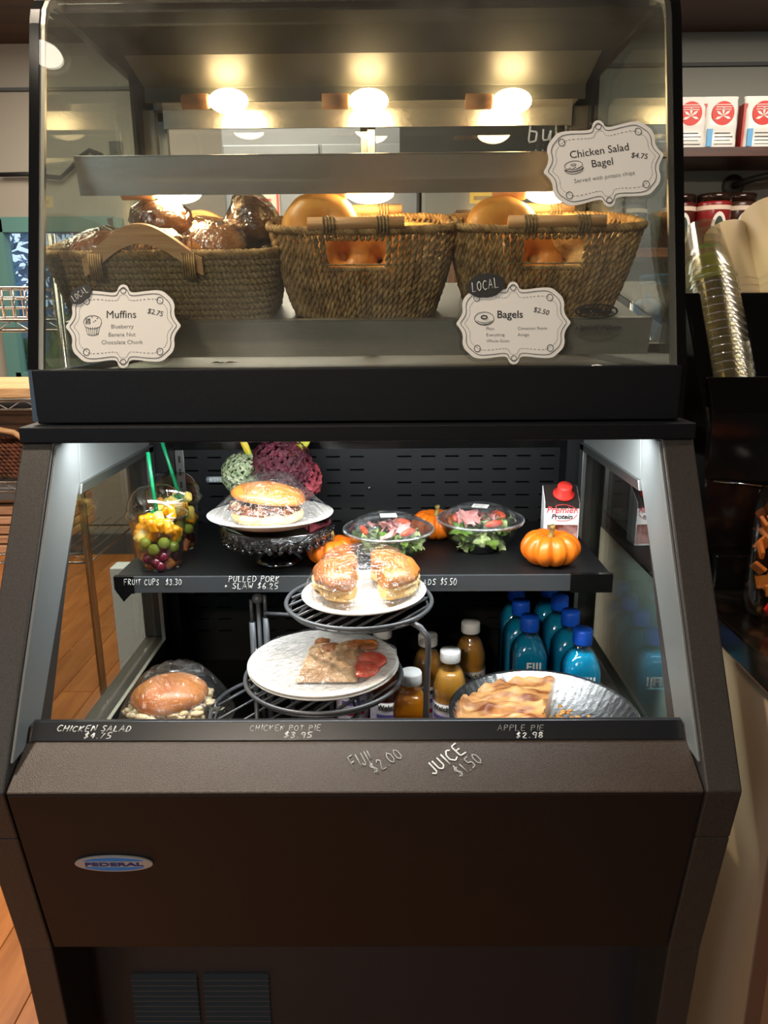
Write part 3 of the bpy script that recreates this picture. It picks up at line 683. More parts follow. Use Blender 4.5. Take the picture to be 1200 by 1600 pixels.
local_sticker(759, 446, 62, .16, 'black LOCAL sticker overlapping the top left corner of the bagel sign', 7)
# ------------------------------------------------------------------ food and containers
def on(t, mb): return mb
R_ = random.Random(77)
SZ, DZ = 1.0428, .7305                      # top of the shelf, top of the deck
Yx = Matrix.Rotation
def lettuce(mb, c, r, rnd_, n=9):
    e = Euler((rnd_.uniform(-.9, .9), rnd_.uniform(-.9, .9), rnd_.uniform(0, 6.28))).to_matrix().to_4x4(); e.translation = c; sd = rnd_.uniform(0, 99)
    def f(u, v):
        a = u*6.283; q = v*r*(1+.25*math.sin(5*a+sd)); return (q*math.cos(a), q*math.sin(a)*.8, .35*r*v*noise.noise(Vector((math.cos(a)*2, math.sin(a)*2, sd+v)))*2.2)
    mb.grid(f, n*2, 3, True, e)
def film(cx, cy, R, h, z0, seed=0, nu=72, nv=14, wr=.0015):
    def f(u, v):
        a = u*6.283; r = R*v; x = cx+r*math.cos(a); y = cy+r*math.sin(a)
        k = noise.noise(Vector((math.cos(a)*7, math.sin(a)*7, v*1.2+seed)))+.6*noise.noise(Vector((math.cos(a)*15, math.sin(a)*15, v*2+seed)))
        return (x, y, z0+h(x-cx, y-cy, v)+wr*k*(.3+v))
    return MB().grid(f, nu, nv, True)
def plate(mb, c, r, h=.013, rim=.004, seg=56):
    mb.lathe([(0, -.001+.0), (r*.62, 0), (r*.70, .002), (r*.80, h*.7), (r*.97, h), (r, h-.0008), (r*.985, h-.003), (r*.80, h*.7-.003), (r*.68, -.002), (0, -.003)], c, seg, fn=lambda q, z, a, i: q*(1+(.006*math.sin(a*28) if q > r*.9 else 0)))
    return mb
def plate2(r, t=.0025): return r

# pulled pork sandwich on a plate on the glass stand ------------------------
cs = thing('cake_stand', 'dark glass pedestal cake stand with beaded rim on the shelf', 'cake stand', (-.145, 1.215, SZ))
M_DGL = mat('smoked_black_glass', '#050505', .06, spec=.8, coat=1)
ob('pedestal', MB().lathe([(.040, 0), (.041, .004), (.033, .010), (.020, .020), (.017, .030), (.020, .044), (.026, .052), (0, .053)], seg=40), M_DGL, cs)
ob('stand_plate', MB().lathe([(0, .052), (.070, .053), (.088, .057), (.0915, .068), (.089, .068), (.085, .060), (.060, .057), (0, .056)], seg=64), M_DGL, cs)
sk = MB()
sk.lathe([(.0915, .067), (.094, .060), (.093, .050), (.0905, .044), (.0895, .050), (.0895, .062)], seg=96, closed=False, fn=lambda r, z, a, i: r+(.0015*math.sin(a*36) if .045 < z < .065 else 0))
for i in range(72):
    a = 6.283*i/72; sk.ball((.0935*math.cos(a), .0935*math.sin(a), .053+(.006 if i % 2 else -.004)), .0029, 6, 4)
for i in range(36):
    a = 6.283*i/36; sk.ball((.091*math.cos(a), .091*math.sin(a), .0435), (.005, .005, .0045), 6, 4)
k_ = ob('beaded_rim', sk, glass('clear_cut_glass', '#8f8f88', base=.10, edge=.6, bump=.5, bscale=200), cs)
PP = (-.155, 1.21, SZ+.069+.004)
fp = thing('foam_plate', 'white foam plate holding the pulled pork sandwich on the glass stand', 'plate', PP, (math.radians(-2), 0, 0))
ob('rim_and_well', plate(MB(), (0, 0, 0), .105, .015), M_FOAM, fp)
sw = thing('pulled_pork_sandwich', 'pulled pork and slaw sandwich in a split bun under cling film on the glass stand', 'sandwich', (-.160, 1.200, SZ+.069+.0055))
def bunhalf(rx, ry, h, seed, top=True, base=0):
    mb = MB()
    if top: mb.ball((0, 0, base), (rx, ry, h), 28, 16, .05, 3, seed, zmin=-.12)
    else: mb.lathe([(rx*.80, 0), (rx*.97, h*.35), (rx, h*.7), (rx*.97, h)], (0, 0, base), 28, M=Matrix.Diagonal((1, ry/rx, 1, 1)), fn=lambda r, z, a, i: r*(1+.03*math.sin(3*a+seed)))
    return mb
ob('bottom_bun', bunhalf(.060, .045, .019, 1, False), mat('toasted_bun_base', '#c9995e', .6, col2='#e3c08a', nscale=30, bump=.3, bscale=150), sw)
mt = MB(); rr = random.Random(3)
for i in range(170):
    a = rr.uniform(0, 6.283); q = rr.uniform(.4, 1.0); x, y = q*.058*math.cos(a), q*.044*math.sin(a)
    mt.ball((x, y, .020+rr.uniform(0, .013)), (rr.uniform(.005, .011), rr.uniform(.003, .006), rr.uniform(.002, .005)), 8, 6, .4, 3, i, M=Matrix.Translation((0, 0, 0)))
o_ = ob('pulled_pork', mt, mat('braised_pork', '#4a2110', .4, col2='#824722', nscale=90, bump=.6, bscale=300), sw); o_['kind'] = 'stuff'
sl = MB()
for i in range(105):
    a = rr.uniform(3.3, 6.1) if i % 3 else rr.uniform(0, 6.283); q = rr.uniform(.80, 1.06); x, y = q*.058*math.cos(a), q*.045*math.sin(a); z = .022+rr.uniform(0, .018)
    d = rr.uniform(0, 6.283); L_ = rr.uniform(.005, .012)
    pts = [(x, y, z), (x+L_*.5*math.cos(d), y+L_*.3*math.sin(d), z+rr.uniform(-.003, .003)), (x+L_*math.cos(d+.5), y-.003, z-rr.uniform(.001, .009))]
    sl.tube(pts, .0009, 4)
o_ = ob('coleslaw_shreds', sl, mat('pale_cabbage', '#c9a877', .5, col2='#8a5a52', nscale=80), sw); o_['kind'] = 'stuff'
tb = bunhalf(.062, .047, .024, 2, True, .042)
ob('top_bun', put(tb, Matrix.Rotation(.12, 4, 'Y')), M_BREADD, sw)
fl = thing('cling_film', 'cling film stretched over the pulled pork sandwich and its plate', 'film', PP, world=True)
ob('film_sheet', film(PP[0], PP[1], .103, lambda x, y, v: max(0, .060*(1-((x+.005)/.085)**2-((y+.01)/.075)**2 if True else 0)) if v < .1 else .062*max(0, 1-max(0, (v-.35)/.62))**1.1+.0, PP[2]+.0155, 3, wr=.003), M_WRAP, fl)

# fruit cups -----------------------------------------------------------------
def fruit_cup(name_label, loc, seed, fork):
    t = thing('fruit_cup', name_label, 'fruit cup', loc); rr = random.Random(seed)
    H = .090; ob('cup', MB().lathe([(0, .0), (.0335, .0), (.034, .002), (.046, H-.004), (.0475, H), (.0465, H), (.0450, H-.004), (.033, .004), (0, .004)], seg=40), M_CLEAR, t)
    ob('dome_lid', MB().lathe([(.0500, H-.006), (.0515, H-.002), (.0510, H+.004), (.048, H+.007), (.0475, H+.012), (.044, H+.026), (.036, H+.038), (.025, H+.046), (.012, H+.049)], seg=40, closed=False), M_CLEAR, t)
    mg = MB()
    def chunk(c, s): mg.ball(c, (s*rr.uniform(.8, 1.2), s*rr.uniform(.7, 1.1), s*rr.uniform(.6, .9)), 6, 5, .35, 2, rr.random()*50, M=None)
    M_MANGO = mat('mango_flesh', '#d98608', .35, col2='#e8a818', nscale=30, sss=.1)
    M_PINE = mat('pineapple_flesh', '#d9bc4a', .4, col2='#e9d682', nscale=40, sss=.2)
    M_MELON = mat('cantaloupe_flesh', '#cf6a1e', .4, col2='#dc8434', nscale=40, sss=.1)
    def blk(c, s, m, nm, flat=False):
        e = Euler((rr.uniform(0, 3), rr.uniform(0, 3), rr.uniform(0, 3))).to_matrix().to_4x4(); e.translation = c
        b = MB().cbox((0, 0, 0), (s*rr.uniform(.9, 1.5), s, s*rr.uniform(.6, .9)), e); o = ob(nm, b, m, t, bev=s*.24); return o
    M_GG = mat('green_grape', '#83962a', .2, col2='#a2b04e', nscale=30, sss=.15); M_RG = mat('red_grape', '#2c0a12', .18, col2='#521420', nscale=40, sss=.1)
    for i in range(9): a = i*.7; blk((.024*math.cos(a), .024*math.sin(a), .009+.009*(i % 2)), .015, M_MELON, 'melon_cube')
    for (x, y, z) in [(-.012, -.027, .022), (.002, -.031, .016), (.014, -.028, .026), (.008, -.030, .010), (.027, -.005, .02), (-.02, .02, .02)]: ob('red_grape', MB().ball((x, y, z), (.0088, .0088, .0098), 14, 10), M_RG, t)
    for i in range(10): a = -2.9+i*.63; ob('green_grape', MB().ball((.0275*math.cos(a), .0275*math.sin(a), .040+(.007 if i % 2 else -.003)), (.0098, .0092, .0095), 14, 10), M_GG, t)
    for i in range(26):
        a = i*2.4; q = .0285 if i < 20 else .014; z = .056+(i % 4)*.0105
        blk((q*math.cos(a), q*math.sin(a), z), .017, M_MANGO if rr.random() < (.75 if seed == 1 else .25) else M_PINE, 'mango_cube')
    g = mat('green_fork_plastic', '#0f7a4d', .35)
    fk = MB(); p0, p1 = fork
    fk.tube([Vector(p0), Vector(p0).lerp(Vector(p1), .5), Vector(p1)], [.0038, .003, .0034], 6)
    fk.prism([(p0[0]-.009, p0[2]), (p0[0]+.009, p0[2]), (p0[0]+.009, p0[2]-.016), (p0[0]-.009, p0[2]-.016)], p0[1]-.001, p0[1]+.001, 'y')
    ob('fork', fk, g, t); return t
fruit_cup('dome-lidded cup of mango, grapes and melon at the front of the shelf with green fork', (-.340, 1.192, SZ), 1, ((.003, -.012, .100), (-.004, -.006, .195)))
fruit_cup('dome-lidded fruit cup with pale pineapple behind the other fruit cup', (-.342, 1.296, SZ), 2, ((.012, -.005, .100), (-.014, -.002, .205)))

# pumpkins ---------------------------------------------------------------------
def pumpkin(label, loc, r, seed, rz=0):
    t = thing('mini_pumpkin', label, 'pumpkin', loc, (0, 0, rz), group='mini pumpkins on the shelf'); n = 10
    def f(u, v):
        a = u*6.283; ph = -math.pi/2+v*math.pi
        rib = 1-.16*abs(math.cos(n*a/2+seed))**6
        q = math.cos(ph)**.85*r*rib if v not in (0, 1) else 0; q *= 1+.03*math.sin(3*a+seed)
        z = r*.62*(math.sin(ph)) - (r*.30*math.exp(-(q/(r*.38))**2) if ph > 0 else -r*.12*math.exp(-(q/(r*.5))**2))
        return (q*math.cos(a), q*math.sin(a), z+r*.52)
    ob('rind', MB().grid(f, 120, 22, True), mat('orange_pumpkin_rind', '#b84f06', .38, col2='#cf6c14', nscale=7, bump=.15, bscale=60), t)
    ob('stem', MB().tube([(0, 0, r*.72), (.001, -.001, r*.95), (.003, -.003, r*1.22), (.001, -.004, r*1.30)], [r*.17, r*.09, r*.08, r*.11], 7), mat('dry_stem', '#8f7636', .7, col2='#6b5a2c', nscale=60), t)
    return t
pumpkin('small orange pumpkin between the glass cake stand and the left salad bowl', (-.055, 1.205, SZ), .042, 0)
pumpkin('orange pumpkin half hidden behind and between the two salad bowls', (.130, 1.355, SZ), .046, 1, .5)
pumpkin('squat orange pumpkin in front of the protein drink carton', (.312, 1.20, SZ), .050, 2)

# salad bowls --------------------------------------------------------------------
def salad(label, loc, seed, rz):
    t = thing('salad_bowl', label, 'salad bowl', loc, (0, 0, rz), group='lidded salads'); rr = random.Random(seed)
    ob('bowl', MB().lathe([(0, 0), (.036, 0), (.040, .003), (.056, .018), (.068, .037), (.0725, .050), (.0755, .052), (.0755, .0535), (.0715, .0515), (.0665, .037), (.0545, .019), (.038, .005), (0, .002)], seg=56), M_CLEAR, t)
    ld = MB().lathe([(.0775, .050), (.0785, .0535), (.076, .056), (.071, .0545), (.066, .057), (.060, .066), (.050, .0705), (.043, .071), (.041, .0755), (.030, .0765), (0, .0768)], seg=56, closed=False)
    ob('lid', ld, glass('clear_lid', '#fafafa', base=.13, edge=.7, rough=.06, power=1.8, smudge=.07, sm_scale=40, col='#ffffff'), t)
    ob('lid_rim', MB().lathe([(.0765, .0515), (.0787, .0535), (.0765, .0562), (.0745, .054)], seg=56, closed=False), glass('frosted_rim', '#ffffff', base=.35, edge=.6, rough=.15, smudge=.35, sm_scale=60, col='#ffffff'), t)
    L1, L2 = MB(), MB()
    for i in range(60):
        a = rr.uniform(0, 6.283); q = rr.uniform(.3, .97); z = .010+.036*rr.random(); R0 = .033+z*.6
        lettuce(L1 if i % 2 else L2, (q*R0*math.cos(a), q*R0*math.sin(a), z), rr.uniform(.013, .020), rr)
    o = ob('lettuce_leaf', L1, mat('lettuce_green', '#4f7a22', .4, col2='#8fae4a', nscale=25), t); o['kind'] = 'stuff'
    o = ob('lettuce_leaf', L2, mat('lettuce_dark', '#24401a', .4, col2='#bccb86', nscale=18), t); o['kind'] = 'stuff'
    H = MB()
    for i in range(16):
        a = rr.uniform(0, 6.283); q = rr.uniform(.1, .75)*.058; lettuce(H, (q*math.cos(a), q*math.sin(a), .050+rr.uniform(0, .008)), rr.uniform(.010, .017), rr, 6)
    o = ob('ham_slices', H, mat('pink_ham', '#c97b78', .4, col2='#e2a9a0', nscale=40, sss=.1), t); o['kind'] = 'stuff'
    for i, a in enumerate((-.8, .9, 3.3)):
        e = Matrix.Translation((.043*math.cos(a), .043*math.sin(a), .054)) @ Matrix.Rotation(a+1.57, 4, 'Z') @ Matrix.Rotation(.5, 4, 'X')
        ob('tomato_wedge', MB().ball((0, 0, 0), (.019, .006, .008), 14, 8, M=e), mat('tomato_red', '#c4391f', .25, col2='#dd6a3a', nscale=30, sss=.1), t)
    ob('price_label', MB().box(-.014, .014, -.012, .010, .0772, .0776), M_PAPER, t)
    ink = MB()
    for i in range(5): ink.box(-.011, .011-.004*(i % 2), -.009+i*.0035, -.008+i*.0035, .0776, .0778)
    ob('label_print', ink, M_INKG, t)
    return t
salad('clear lidded salad bowl near the shelf edge, left of the other salad', (.042, 1.225, SZ), 5, .1)
salad('clear lidded salad bowl standing further back, right of the other salad', (.205, 1.285, SZ), 6, -.3)

# protein carton ----------------------------------------------------------------
ct_ = thing('drink_carton', 'protein shake carton with red screw cap at the right end of the shelf', 'carton', (.352, 1.31, SZ), (0, 0, -.06))
w2, dp, hh = .031, .020, .100
ob('carton_body', MB().prism([(-dp, 0), (dp, 0), (dp, hh+.004), (-dp, hh-.020)], -w2, w2), mat('carton_white', '#e4e1df', .3), ct_, bev=.0015)
art = MB().box(-w2+.006, w2-.002, -dp-.0006, -dp, .004, .040)
ob('printed_picture', art, mat('chocolate_print', '#5f2417', .35, col2='#b98f88', nscale=35), ct_)
ob('printed_top', MB().prism([(-dp-.0004, hh-.030), (-dp+.0, hh-.020), (dp, hh+.0045), (dp, hh+.003), (-dp, hh-.0215)], -w2+.001, w2-.001), mat('dark_carton_top', '#2a2422', .25), ct_)
ob('printed_lettering', put(type_mb('Premier', .0165, .0002, shear=.2, bold=.0002), Matrix.Translation((-.001, -dp-.0008, .062))), mat('red_print', '#d23a3a', .4), ct_)
ob('printed_lettering', put(type_mb('Protein', .0125, .0002, shear=.2, bold=.0003), Matrix.Translation((.0, -dp-.0008, .051))), M_INK, ct_)
ov = MB(); q = ell(.026, .015, 40, (0, .062)); ov.tube([(x+.001, -dp-.0006, z) for x, z in q if x > -.012], .0007, 4); ob('printed_swoosh', ov, mat('red_print', '#d23a3a', .4), ct_)
ob('screw_cap', MB().lathe([(.019, 0), (.019, .003), (.0135, .006), (.013, .019), (.012, .021), (0, .0215)], (0, 0, 0), 32, M=Matrix.Translation((.004, -.004, hh-.008)) @ Matrix.Rotation(.5, 4, 'X')), mat('red_cap', '#d2342c', .3), ct_)

# hydrangea, thermometer ----------------------------------------------------------
hy = thing('hydrangea_bunch', 'bunch of maroon, pink and white hydrangea heads behind the pulled pork', 'flowers', (-.193, 1.39, SZ+.0)); rr = random.Random(12)
def floret_head(c, r, n, sz):
    mb = MB()
    for i in range(n):
        z = 1-2*(i+.5)/n; a = i*2.39996; q = math.sqrt(1-z*z); d = Vector((q*math.cos(a), q*math.sin(a), z)); p = Vector(c)+Vector((d.x*r[0], d.y*r[1], d.z*r[2]))*rr.uniform(.9, 1.05)
        M = frame_at(p, d.orthogonal(), d) @ Matrix.Rotation(rr.uniform(0, 3), 4, 'Z')
        for k in range(4):
            a = k*math.pi/2; x, y = math.cos(a), math.sin(a); s_ = sz*rr.uniform(.8, 1.2)
            mb.add([(0, 0, 0), (x*s_*.6-y*s_*.5, y*s_*.6+x*s_*.5, s_*.3), (x*s_*1.2, y*s_*1.2, s_*rr.uniform(0, .5)), (x*s_*.6+y*s_*.5, y*s_*.6-x*s_*.5, s_*.3)], [(0, 1, 2, 3)], False, M)
    return mb
for c, r, n, sz, m, nm in (((.035, -.01, .128), (.058, .04, .055), 230, .0085, mat('maroon_petal', '#34101a', .7, col2='#642432', nscale=40), 'maroon_head'),
                       ((.068, .0, .105), (.038, .03, .040), 110, .0085, mat('pink_petal', '#7d2834', .7, col2='#a84a50', nscale=40), 'pink_head'),
                       ((-.038, .0, .115), (.042, .035, .040), 200, .006, mat('white_green_petal', '#b4b896', .6, col2='#72835a', nscale=60), 'white_head')):
    o = ob(nm, floret_head(c, r, n, sz), m, hy); o['kind'] = 'stuff'
for (x0, x1, z1, nm) in ((-.02, -.045, .185, 0), (.045, .090, .178, 1)):
    def f(u, v, x0=x0, x1=x1, z1=z1): 
        wv = .014*math.sin(math.pi*u)**.8*(v*2-1); return (x0+(x1-x0)*u, -.005+abs(v-.5)*.008, .150+(z1-.150)*u+wv)
    ob('leaf', MB().grid(f, 10, 4), mat('yellow_red_leaf', '#d8a51e', .5, col2='#a8b83a', nscale=30), hy)
for x in (-.03, .03, .06): ob('stem', MB().tube([(x*.2, 0, 0), (x*.6, 0, .05), (x, 0, .1)], .003, 6), mat('green_stem', '#44602c', .6), hy)
p = at(348, 749, 1.47)
th = thing('thermometer_strip', 'white tube thermometer fixed to the slotted back panel', 'thermometer', (p.x+.03, 1.470, p.z), world=True)
ob('tube', MB().tube([(p.x-.028, 1.469, p.z), (p.x+.08, 1.469, p.z)], .0062, 12), mat('clear_white_tube', '#dfe3e6', .2), th)
ob('end_cap', MB().tube([(p.x-.032, 1.469, p.z), (p.x-.026, 1.469, p.z)], .0068, 12), mat('grey_plastic', '#777b7d', .4), th)
tk = MB()
for i in range(16): tk.box(p.x-.018+i*.006, p.x-.0172+i*.006, 1.4622, 1.4635, p.z-.003, p.z+.003)
ob('scale_marks', tk, M_INKG, th)

# wire stand with three rings -------------------------------------------------------
M_WIRE = mat('grey_coated_wire', '#55575a', .35, metal=.3)
ws = thing('wire_plate_stand', 'grey three-tier wire stand holding the plates on the deck', 'stand', (-.03, 1.06, DZ), world=True)
def ring(cx, cy, z, r, nm='ring', n=11):
    o = ob(nm, MB().tube([(cx+r*math.cos(6.283*i/56), cy+r*math.sin(6.283*i/56), z) for i in range(56)], .0032, 8, closed=True), M_WIRE, ws)
    ob('lower_ring', MB().tube([(cx+(r-.006)*math.cos(6.283*i/56), cy+(r-.006)*math.sin(6.283*i/56), z-.008) for i in range(56)], .002, 6, closed=True), M_WIRE, ws)
    for k in range(n):
        q = -r*.86+k*2*r*.86/(n-1); L_ = math.sqrt(max(0, (r-.004)**2-q*q)); dx, dy = math.cos(.95), math.sin(.95)
        a = (cx-dy*q-dx*L_, cy+dx*q-dy*L_, z-.003); b = (cx-dy*q+dx*L_, cy+dx*q+dy*L_, z-.003)
        ob('cross_wire', MB().tube([a, b], .0021, 6), M_WIRE, o)
UR = (-.002, 1.045, 1.038); LR = (-.052, .985, .948); BR = (-.115, 1.02, .872)
ring(*UR, .108); ring(*LR, .112); ring(*BR, .112, n=7)
lx = at(663, 1050, .985).x
ob('leg', MB().tube([(UR[0]+.075, UR[1]-.072, UR[2]-.005), (UR[0]+.088, .965, UR[2]-.010), (lx+.003, .957, UR[2]-.020), (lx+.004, .956, UR[2]-.040), (lx+.002, .958, .93), (lx, .962, DZ)], .0044, 10), M_WIRE, ws)
hp = at(403, 937, 1.16)
ob('post', MB().tube([(hp.x, 1.16, DZ), (hp.x, 1.16, hp.z)], .0038, 10), M_WIRE, ws)
ob('finial', MB().ball((hp.x, 1.16, hp.z+.002), .0095, 16, 12), M_WIRE, ws)
for dx, top in ((-.011, .995), (.012, 1.003)):
    ob('hinge_rod', MB().tube([(hp.x+dx, 1.157, DZ), (hp.x+dx, 1.157, top-.04)], .0052, 10).tube([(hp.x+dx, 1.157, top-.04), (hp.x+dx, 1.157, top)], .0032, 8), M_WIRE, ws)
ob('hook_arm', MB().tube([(hp.x+.01, 1.155, .972), (hp.x+.04, 1.15, .972), (hp.x+.07, 1.13, .978), (hp.x+.085, 1.11, 1.0), (UR[0]-.06, UR[1]+.08, UR[2]-.008)], .0032, 8), M_WIRE, ws)
for (x, y) in ((LR[0]-.06, LR[1]+.09), (LR[0]-.09, LR[1]-.05), (LR[0]+.0, LR[1]+.108)):
    ob('riser', MB().tube([(x, y, DZ), (x, y, .945)], .003, 8), M_WIRE, ws)
# chicken pot pie plate ----------------
PL = (LR[0]-.001, LR[1]+.003, LR[2]+.0065)
t = thing('foam_plate', 'large white foam plate with pot pie on the lower wire ring', 'plate', PL)
ob('rim_and_well', plate(MB(), (0, 0, 0), .108, .014), M_FOAM, t)
t2 = thing('foam_plate', 'second white foam plate nested under the pot pie plate', 'plate', (PL[0]+.001, PL[1]-.001, PL[2]-.0035)); ob('rim_and_well', plate(MB(), (0, 0, 0), .1085, .014), M_FOAM, t2)
pp = thing('chicken_pot_pie', 'piece of chicken pot pie, pale brown and lumpy, on the large plate', 'pie', (PL[0]+.012, PL[1]+.004, PL[2]+.0025))
mb = MB()
def pf(u, v):
    x = -.042+u*.086; y = -.052+v*.108; e = min(u, 1-u, v, 1-v); wv = noise.noise(Vector((x*60, y*60, 3)))+.5*noise.noise(Vector((x*150, y*150, 8)))
    x += .008*noise.noise(Vector((y*50, 0, 1))); return (x+.1*y, y, .001+min(1, e*9)*(.015+.006*wv))
mb.grid(pf, 36, 40); ob('filling_and_crust', mb, mat('pot_pie_crust', '#b58a5c', .5, col2='#d8b78e', nscale=55, bump=.5, bscale=180), pp)
for i in range(9):
    a = R_.uniform(-.02, .07); ob('crust_piece', MB().ball((a, .035+R_.uniform(-.01, .018), .014+R_.uniform(0, .004)), (.012, .008, .005), 12, 8, .4, 3, i), M_BREADD, pp)
tom = thing('tomato_slice', 'two overlapping red tomato slices beside the pot pie', 'tomato', (PL[0]+.060, PL[1]-.022, PL[2]+.004))
for k, (x, y, z, tl_) in enumerate(((0, 0, .006, .2), (.010, .020, .010, .25))):
    M = Matrix.Translation((x, y, z)) @ Matrix.Rotation(tl_, 4, 'X')
    ob('slice', MB().lathe([(0, -.002), (.020, -.002), (.022, 0), (.020, .002), (0, .002)], (0, 0, 0), 28, M=M @ Matrix.Diagonal((1, .85, 1, 1))), mat('sliced_tomato', '#cf3a22', .25, col2='#e0664c', nscale=60, sss=.15), tom)
t = thing('cling_film', 'wrinkled cling film over the pot pie plate', 'film', (PL[0], PL[1], PL[2]), world=True)
ob('film_sheet', film(PL[0], PL[1], .106, lambda x, y, v: .014+.018*max(0, 1-v*1.25)**.6, PL[2]+.0035, 9, wr=.0022), M_WRAP, t)
# bagel sandwich plate on the upper ring ---------
PU = (UR[0]+.008, UR[1]-.008, UR[2]+.0065)
t = thing('foam_plate', 'small white foam plate with a cut bagel on the top wire ring', 'plate', PU, (0, -.03, 0)); ob('rim_and_well', plate(MB(), (0, 0, 0), .092, .012), M_FOAM, t)
bs = thing('bagel_sandwich', 'seeded bagel chicken salad sandwich cut in two on the top wire ring', 'sandwich', (PU[0]+.004, PU[1]+.014, PU[2]+.003))
def arcbun(cx, cy, R, r, a0, a1, z, hz, m, nm, seed, n=26):
    def f(u, v):
        a = a0+(a1-a0)*u; b = v*6.283; e = (min(1, u*7, (1-u)*7)) ** .5
        q = R+r*math.cos(b)*(.75+.25*e); k = 1+.07*noise.noise(Vector((math.cos(a)*4, math.sin(a)*4, b+seed)))
        return (cx+q*math.cos(a)*k, cy+q*math.sin(a)*k, z+hz*math.sin(b)*(.7+.3*e)*k)
    mb = MB().grid(f, n, 16, True); W = 17; s0 = len(mb.v)-W
    mb.f.append(list(range(16))); mb.sm.append(False); mb.f.append([s0+j for j in range(16)][::-1]); mb.sm.append(False)
    return ob(nm, mb, m, bs)
for (cx, cy, a0, a1, sd) in ((-.008, -.004, 1.80, 4.50, 1), (.006, .0, -1.2, 1.6, 4)):
    arcbun(cx, cy, .045, .027, a0, a1, .016, .012, mat('bagel_bottom', '#d9ab62', .5, col2='#e8c684', nscale=20, bump=.2), 'bagel_bottom', sd)
    arcbun(cx, cy, .046, .027, a0+.03, a1-.03, .026, .006, mat('chicken_salad', '#e2c48e', .5, col2='#c9a05a', nscale=90, bump=.8, bscale=200), 'chicken_salad', sd+7)
    arcbun(cx, cy, .045, .027, a0, a1, .035, .017, M_BREADD, 'bagel_top', sd+3)
sd_ = MB()
for i in range(70):
    c = (-.010, -.004) if i % 2 else (.006, 0); a = R_.uniform(2.1, 4.1) if i % 2 else R_.uniform(-.8, 1.6); q = .043+R_.uniform(-.015, .015)
    z = .035+.017*math.sqrt(max(0, 1-((q-.045)/.027)**2))
    sd_.ball((c[0]+q*math.cos(a), c[1]+q*math.sin(a), z), (.0014, .0009, .0006), 6, 4)
o = ob('seeds', sd_, mat('dark_seeds', '#4a2f1c', .6), bs); o['kind'] = 'stuff'
t = thing('cling_film', 'shiny cling film pulled over the cut bagel on the top wire ring', 'film', PU, world=True)
ob('film_sheet', film(PU[0], PU[1], .090, lambda x, y, v: .012+.056*max(0, min(1, (1-v)*2.6))**.8, PU[2]+.001, 21, wr=.0028), M_WRAP, t)
# chicken salad sandwich at left ---------
cp_ = at(268, 1085, 1.04)
t = thing('display_riser', 'black riser block under the wrapped chicken salad sandwich', 'riser', (cp_.x+.01, 1.04, DZ)); ob('riser_body', MB().box(-.07, .07, -.07, .07, 0, .1045), M_BLACKG, t, bev=.002)
t = thing('clear_food_tray', 'clear plastic tray under the wrapped chicken salad sandwich', 'tray', (cp_.x+.01, 1.04, DZ+.105))
ob('tray', MB().lathe([(0, 0), (.075, 0), (.085, .012), (.083, .012), (.073, .003), (0, .003)], seg=48), M_CLEAR, t)
t = thing('chicken_salad_sandwich', 'wrapped chicken salad on a round golden bun at the lower left', 'sandwich', (cp_.x, 1.035, DZ+.109))
ob('bottom_bun', bunhalf(.054, .050, .020, 3, False), M_BREAD, t)
cm = MB(); rr = random.Random(8)
for i in range(150):
    a = rr.uniform(0, 6.283); q = rr.uniform(.6, 1.16); cm.ball((q*.055*math.cos(a), q*.051*math.sin(a), .024+rr.uniform(0, .018)), (rr.uniform(.005, .010), rr.uniform(.005, .009), rr.uniform(.003, .006)), 8, 6, .4, 3, i)
o = ob('chicken_salad', cm, mat('creamy_chicken', '#dcc9a6', .45, col2='#cbb083', nscale=60, bump=.4, sss=.1), t); o['kind'] = 'stuff'
ce = MB()
for i in range(26): a = rr.uniform(0, 6.283); ce.ball((.057*math.cos(a), .053*math.sin(a), .026+rr.uniform(0, .014)), (.005, .004, .0025), 8, 5, .3, 3, i)
o = ob('celery_bits', ce, mat('celery_green', '#9db356', .4), t); o['kind'] = 'stuff'
ob('top_bun', put(bunhalf(.058, .054, .028, 5, True, .047), Matrix.Rotation(-.04, 4, 'Y')), M_BREADD, t)
t = thing('cling_film', 'loose cling film around the chicken salad bun', 'film', (cp_.x, 1.035, DZ+.111), world=True)
ob('film_sheet', film(cp_.x+.008, 1.035, .088, lambda x, y, v: .012+.074*max(0, min(1, (1-v)*1.9))**.7, DZ+.111, 33, wr=.005), M_WRAP, t)

# apple pie in a foil tin ------------------
AP = (.270, .997, .8395)
t = thing('display_riser', 'black riser block carrying the foil pie tin', 'riser', (AP[0], AP[1], DZ)); ob('riser_top', MB().box(-.11, .11, -.11, .11, .100, .1085), M_BLACKG, t, bev=.002)
ob('riser_wall', MB().box(-.10, .10, -.10, .10, 0, .1), M_BLACKG, t)
t = thing('foil_pie_tin', 'large round fluted foil tin holding the half-eaten apple pie', 'pie tin', AP)
ob('tin', MB().lathe([(0, .0), (.108, .0), (.112, .003), (.134, .034), (.139, .036), (.140, .038), (.138, .0385), (.133, .037), (.110, .005), (0, .002)], seg=160, fn=lambda r, z, a, i: r*(1+(.006*math.sin(a*58) if .109 < r < .137 else 0))), mat('crinkled_foil', '#c4c4c2', .25, metal=1, bump=.4, bscale=90), t)
pie = thing('apple_pie', 'remaining half of an apple pie with wavy browned crust', 'pie', AP)
def crust(u, v):
    a = math.radians(70)+u*math.radians(205); r = .002+v*.126; x, y = r*math.cos(a), r*math.sin(a)
    n1 = 1.15*noise.noise(Vector((x*16, y*48, 2)))+.45*noise.noise(Vector((x*55, y*90, 5)))
    edge = min(1, v*6)*min(1, u*20, (1-u)*20); rimh = .008*math.exp(-((v-.95)/.05)**2)*(1+.5*math.sin(a*26))
    return (x, y, .030+.012*n1*edge+rimh+.010*(1-v)-.004)
mb = MB().grid(crust, 90, 30)
